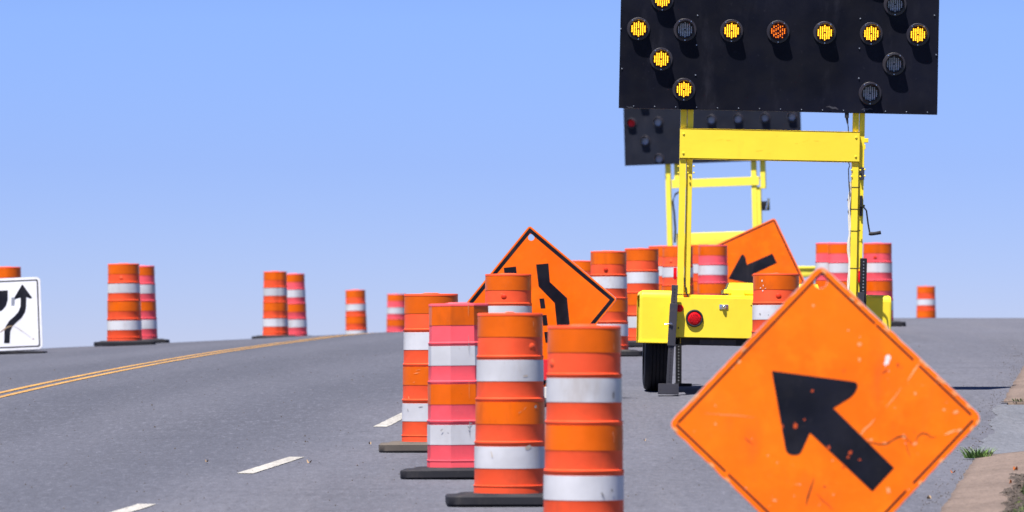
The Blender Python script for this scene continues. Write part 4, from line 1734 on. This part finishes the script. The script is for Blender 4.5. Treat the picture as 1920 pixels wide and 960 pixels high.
def leaf(u, row, size, label, mat, seed):
    rnd = random.Random(seed)
    y = 1.53 * FPX / (row - 402)
    for _ in range(6):      # settle on the ground at that spot
        x = PX(u, y)
        y = (EYE - gz(x, y) + SLOPE * y) * FPX / (row - 402)
    x = PX(u, y)
    n = 9
    vs = []
    for i in range(n):
        a = 2 * math.pi * i / n
        vs.append((size * math.cos(a), size * .6 * math.sin(a), .012 + .012 * math.cos(2 * a + seed) + rnd.uniform(0, .006)))
    vs.append((0, 0, .006))
    fs = [(i, (i + 1) % n, n) for i in range(n)]
    me = bpy.data.meshes.new('leaf')
    me.from_pydata(vs, [], fs)
    on_kerb = x > kerb_x(y) and (y < 27.8 or y > 33.3)
    o = link('dry_leaf', me, mat, None, (x, y, gz(x, y) + (.045 if on_kerb else .003)), (0, 0, rnd.uniform(0, 3)))
    tag(o, label, 'leaf')
    return o


leaf(1786, 889, .016, 'small brown dry leaf on the road edge left of the concrete corner', 'dry_leaf', 1)
leaf(1741, 938, .020, 'curled pale leaf on the asphalt beside the lower right sign edge', 'pale_leaf', 2)
leaf(1903, 896, .018, 'dark curled leaf on the concrete near the right picture edge', 'dry_leaf', 3)
leaf(1894, 922, .010, 'tiny rust red leaf on the concrete below the dark curled leaf', 'dry_leaf', 4)
leaf(388, 869, .016, 'pale tan leaf on the road left of the middle white dash', 'pale_leaf', 5)
leaf(580, 870, .020, 'pale tan leaf on the road right of the middle white dash', 'pale_leaf', 6)
leaf(694, 835, .014, 'pale leaf on the road left of the grey drum base', 'pale_leaf', 7)
leaf(1209, 829, .014, 'pale twig leaf on the road right of the nearest drum', 'pale_leaf', 8)


# scattered road grit, one mass
rnd = random.Random(11)
vs, fs = [], []
for k in range(1800):
    y = rnd.uniform(19, 45)
    x = rnd.uniform(-.13 * y, kerb_x(y))
    if rnd.random() < .35:
        x = kerb_x(y) - abs(rnd.gauss(0, .12))
    r = rnd.uniform(.002, .006) * (1.5 if rnd.random() < .08 else 1)
    z = gz(x, y)
    i0 = len(vs)
    for a in range(4):
        vs.append((x + r * math.cos(a * 1.57 + k), y + r * math.sin(a * 1.57 + k), z + .001))
    vs.append((x, y, z + r * 1.3))
    fs += [(i0 + a, i0 + (a + 1) % 4, i0 + 4) for a in range(4)]
me = bpy.data.meshes.new('grit')
me.from_pydata(vs, [], fs)
o = link('road_grit', me, 'dirt')
tag(o, 'loose stones and grit scattered over the asphalt', 'gravel', None, 'stuff')
print('objects', len(bpy.data.objects))

# bark and dead leaf litter along the verge edge, one mass
rnd = random.Random(21)
vs, fs = [], []
for k in range(700):
    y = rnd.uniform(20.0, 25.2)
    x = kerb_x(y) + .34 + abs(rnd.gauss(0, .16)) + .08 * noise.noise(Vector((y * 1.5, 2, 0)))
    L, W_, a = rnd.uniform(.008, .028), rnd.uniform(.004, .010), rnd.uniform(0, math.pi)
    z = gz(x, y) + .048 + rnd.uniform(0, .012)
    ca, sa = math.cos(a), math.sin(a)
    i0 = len(vs)
    for dx_, dy_, dz_ in ((-L, -W_, 0), (L, -W_, .004), (L, W_, 0), (-L, W_, .006), (0, 0, .012)):
        vs.append((x + dx_ * ca - dy_ * sa, y + dx_ * sa + dy_ * ca, z + dz_))
    fs += [(i0 + i, i0 + (i + 1) % 4, i0 + 4) for i in range(4)]
me = bpy.data.meshes.new('litter')
me.from_pydata(vs, [], fs)
o = link('bark_litter', me, 'dirt')
tag(o, 'dark bark and leaf litter along the grass edge at the lower right', 'litter', None, 'stuff')
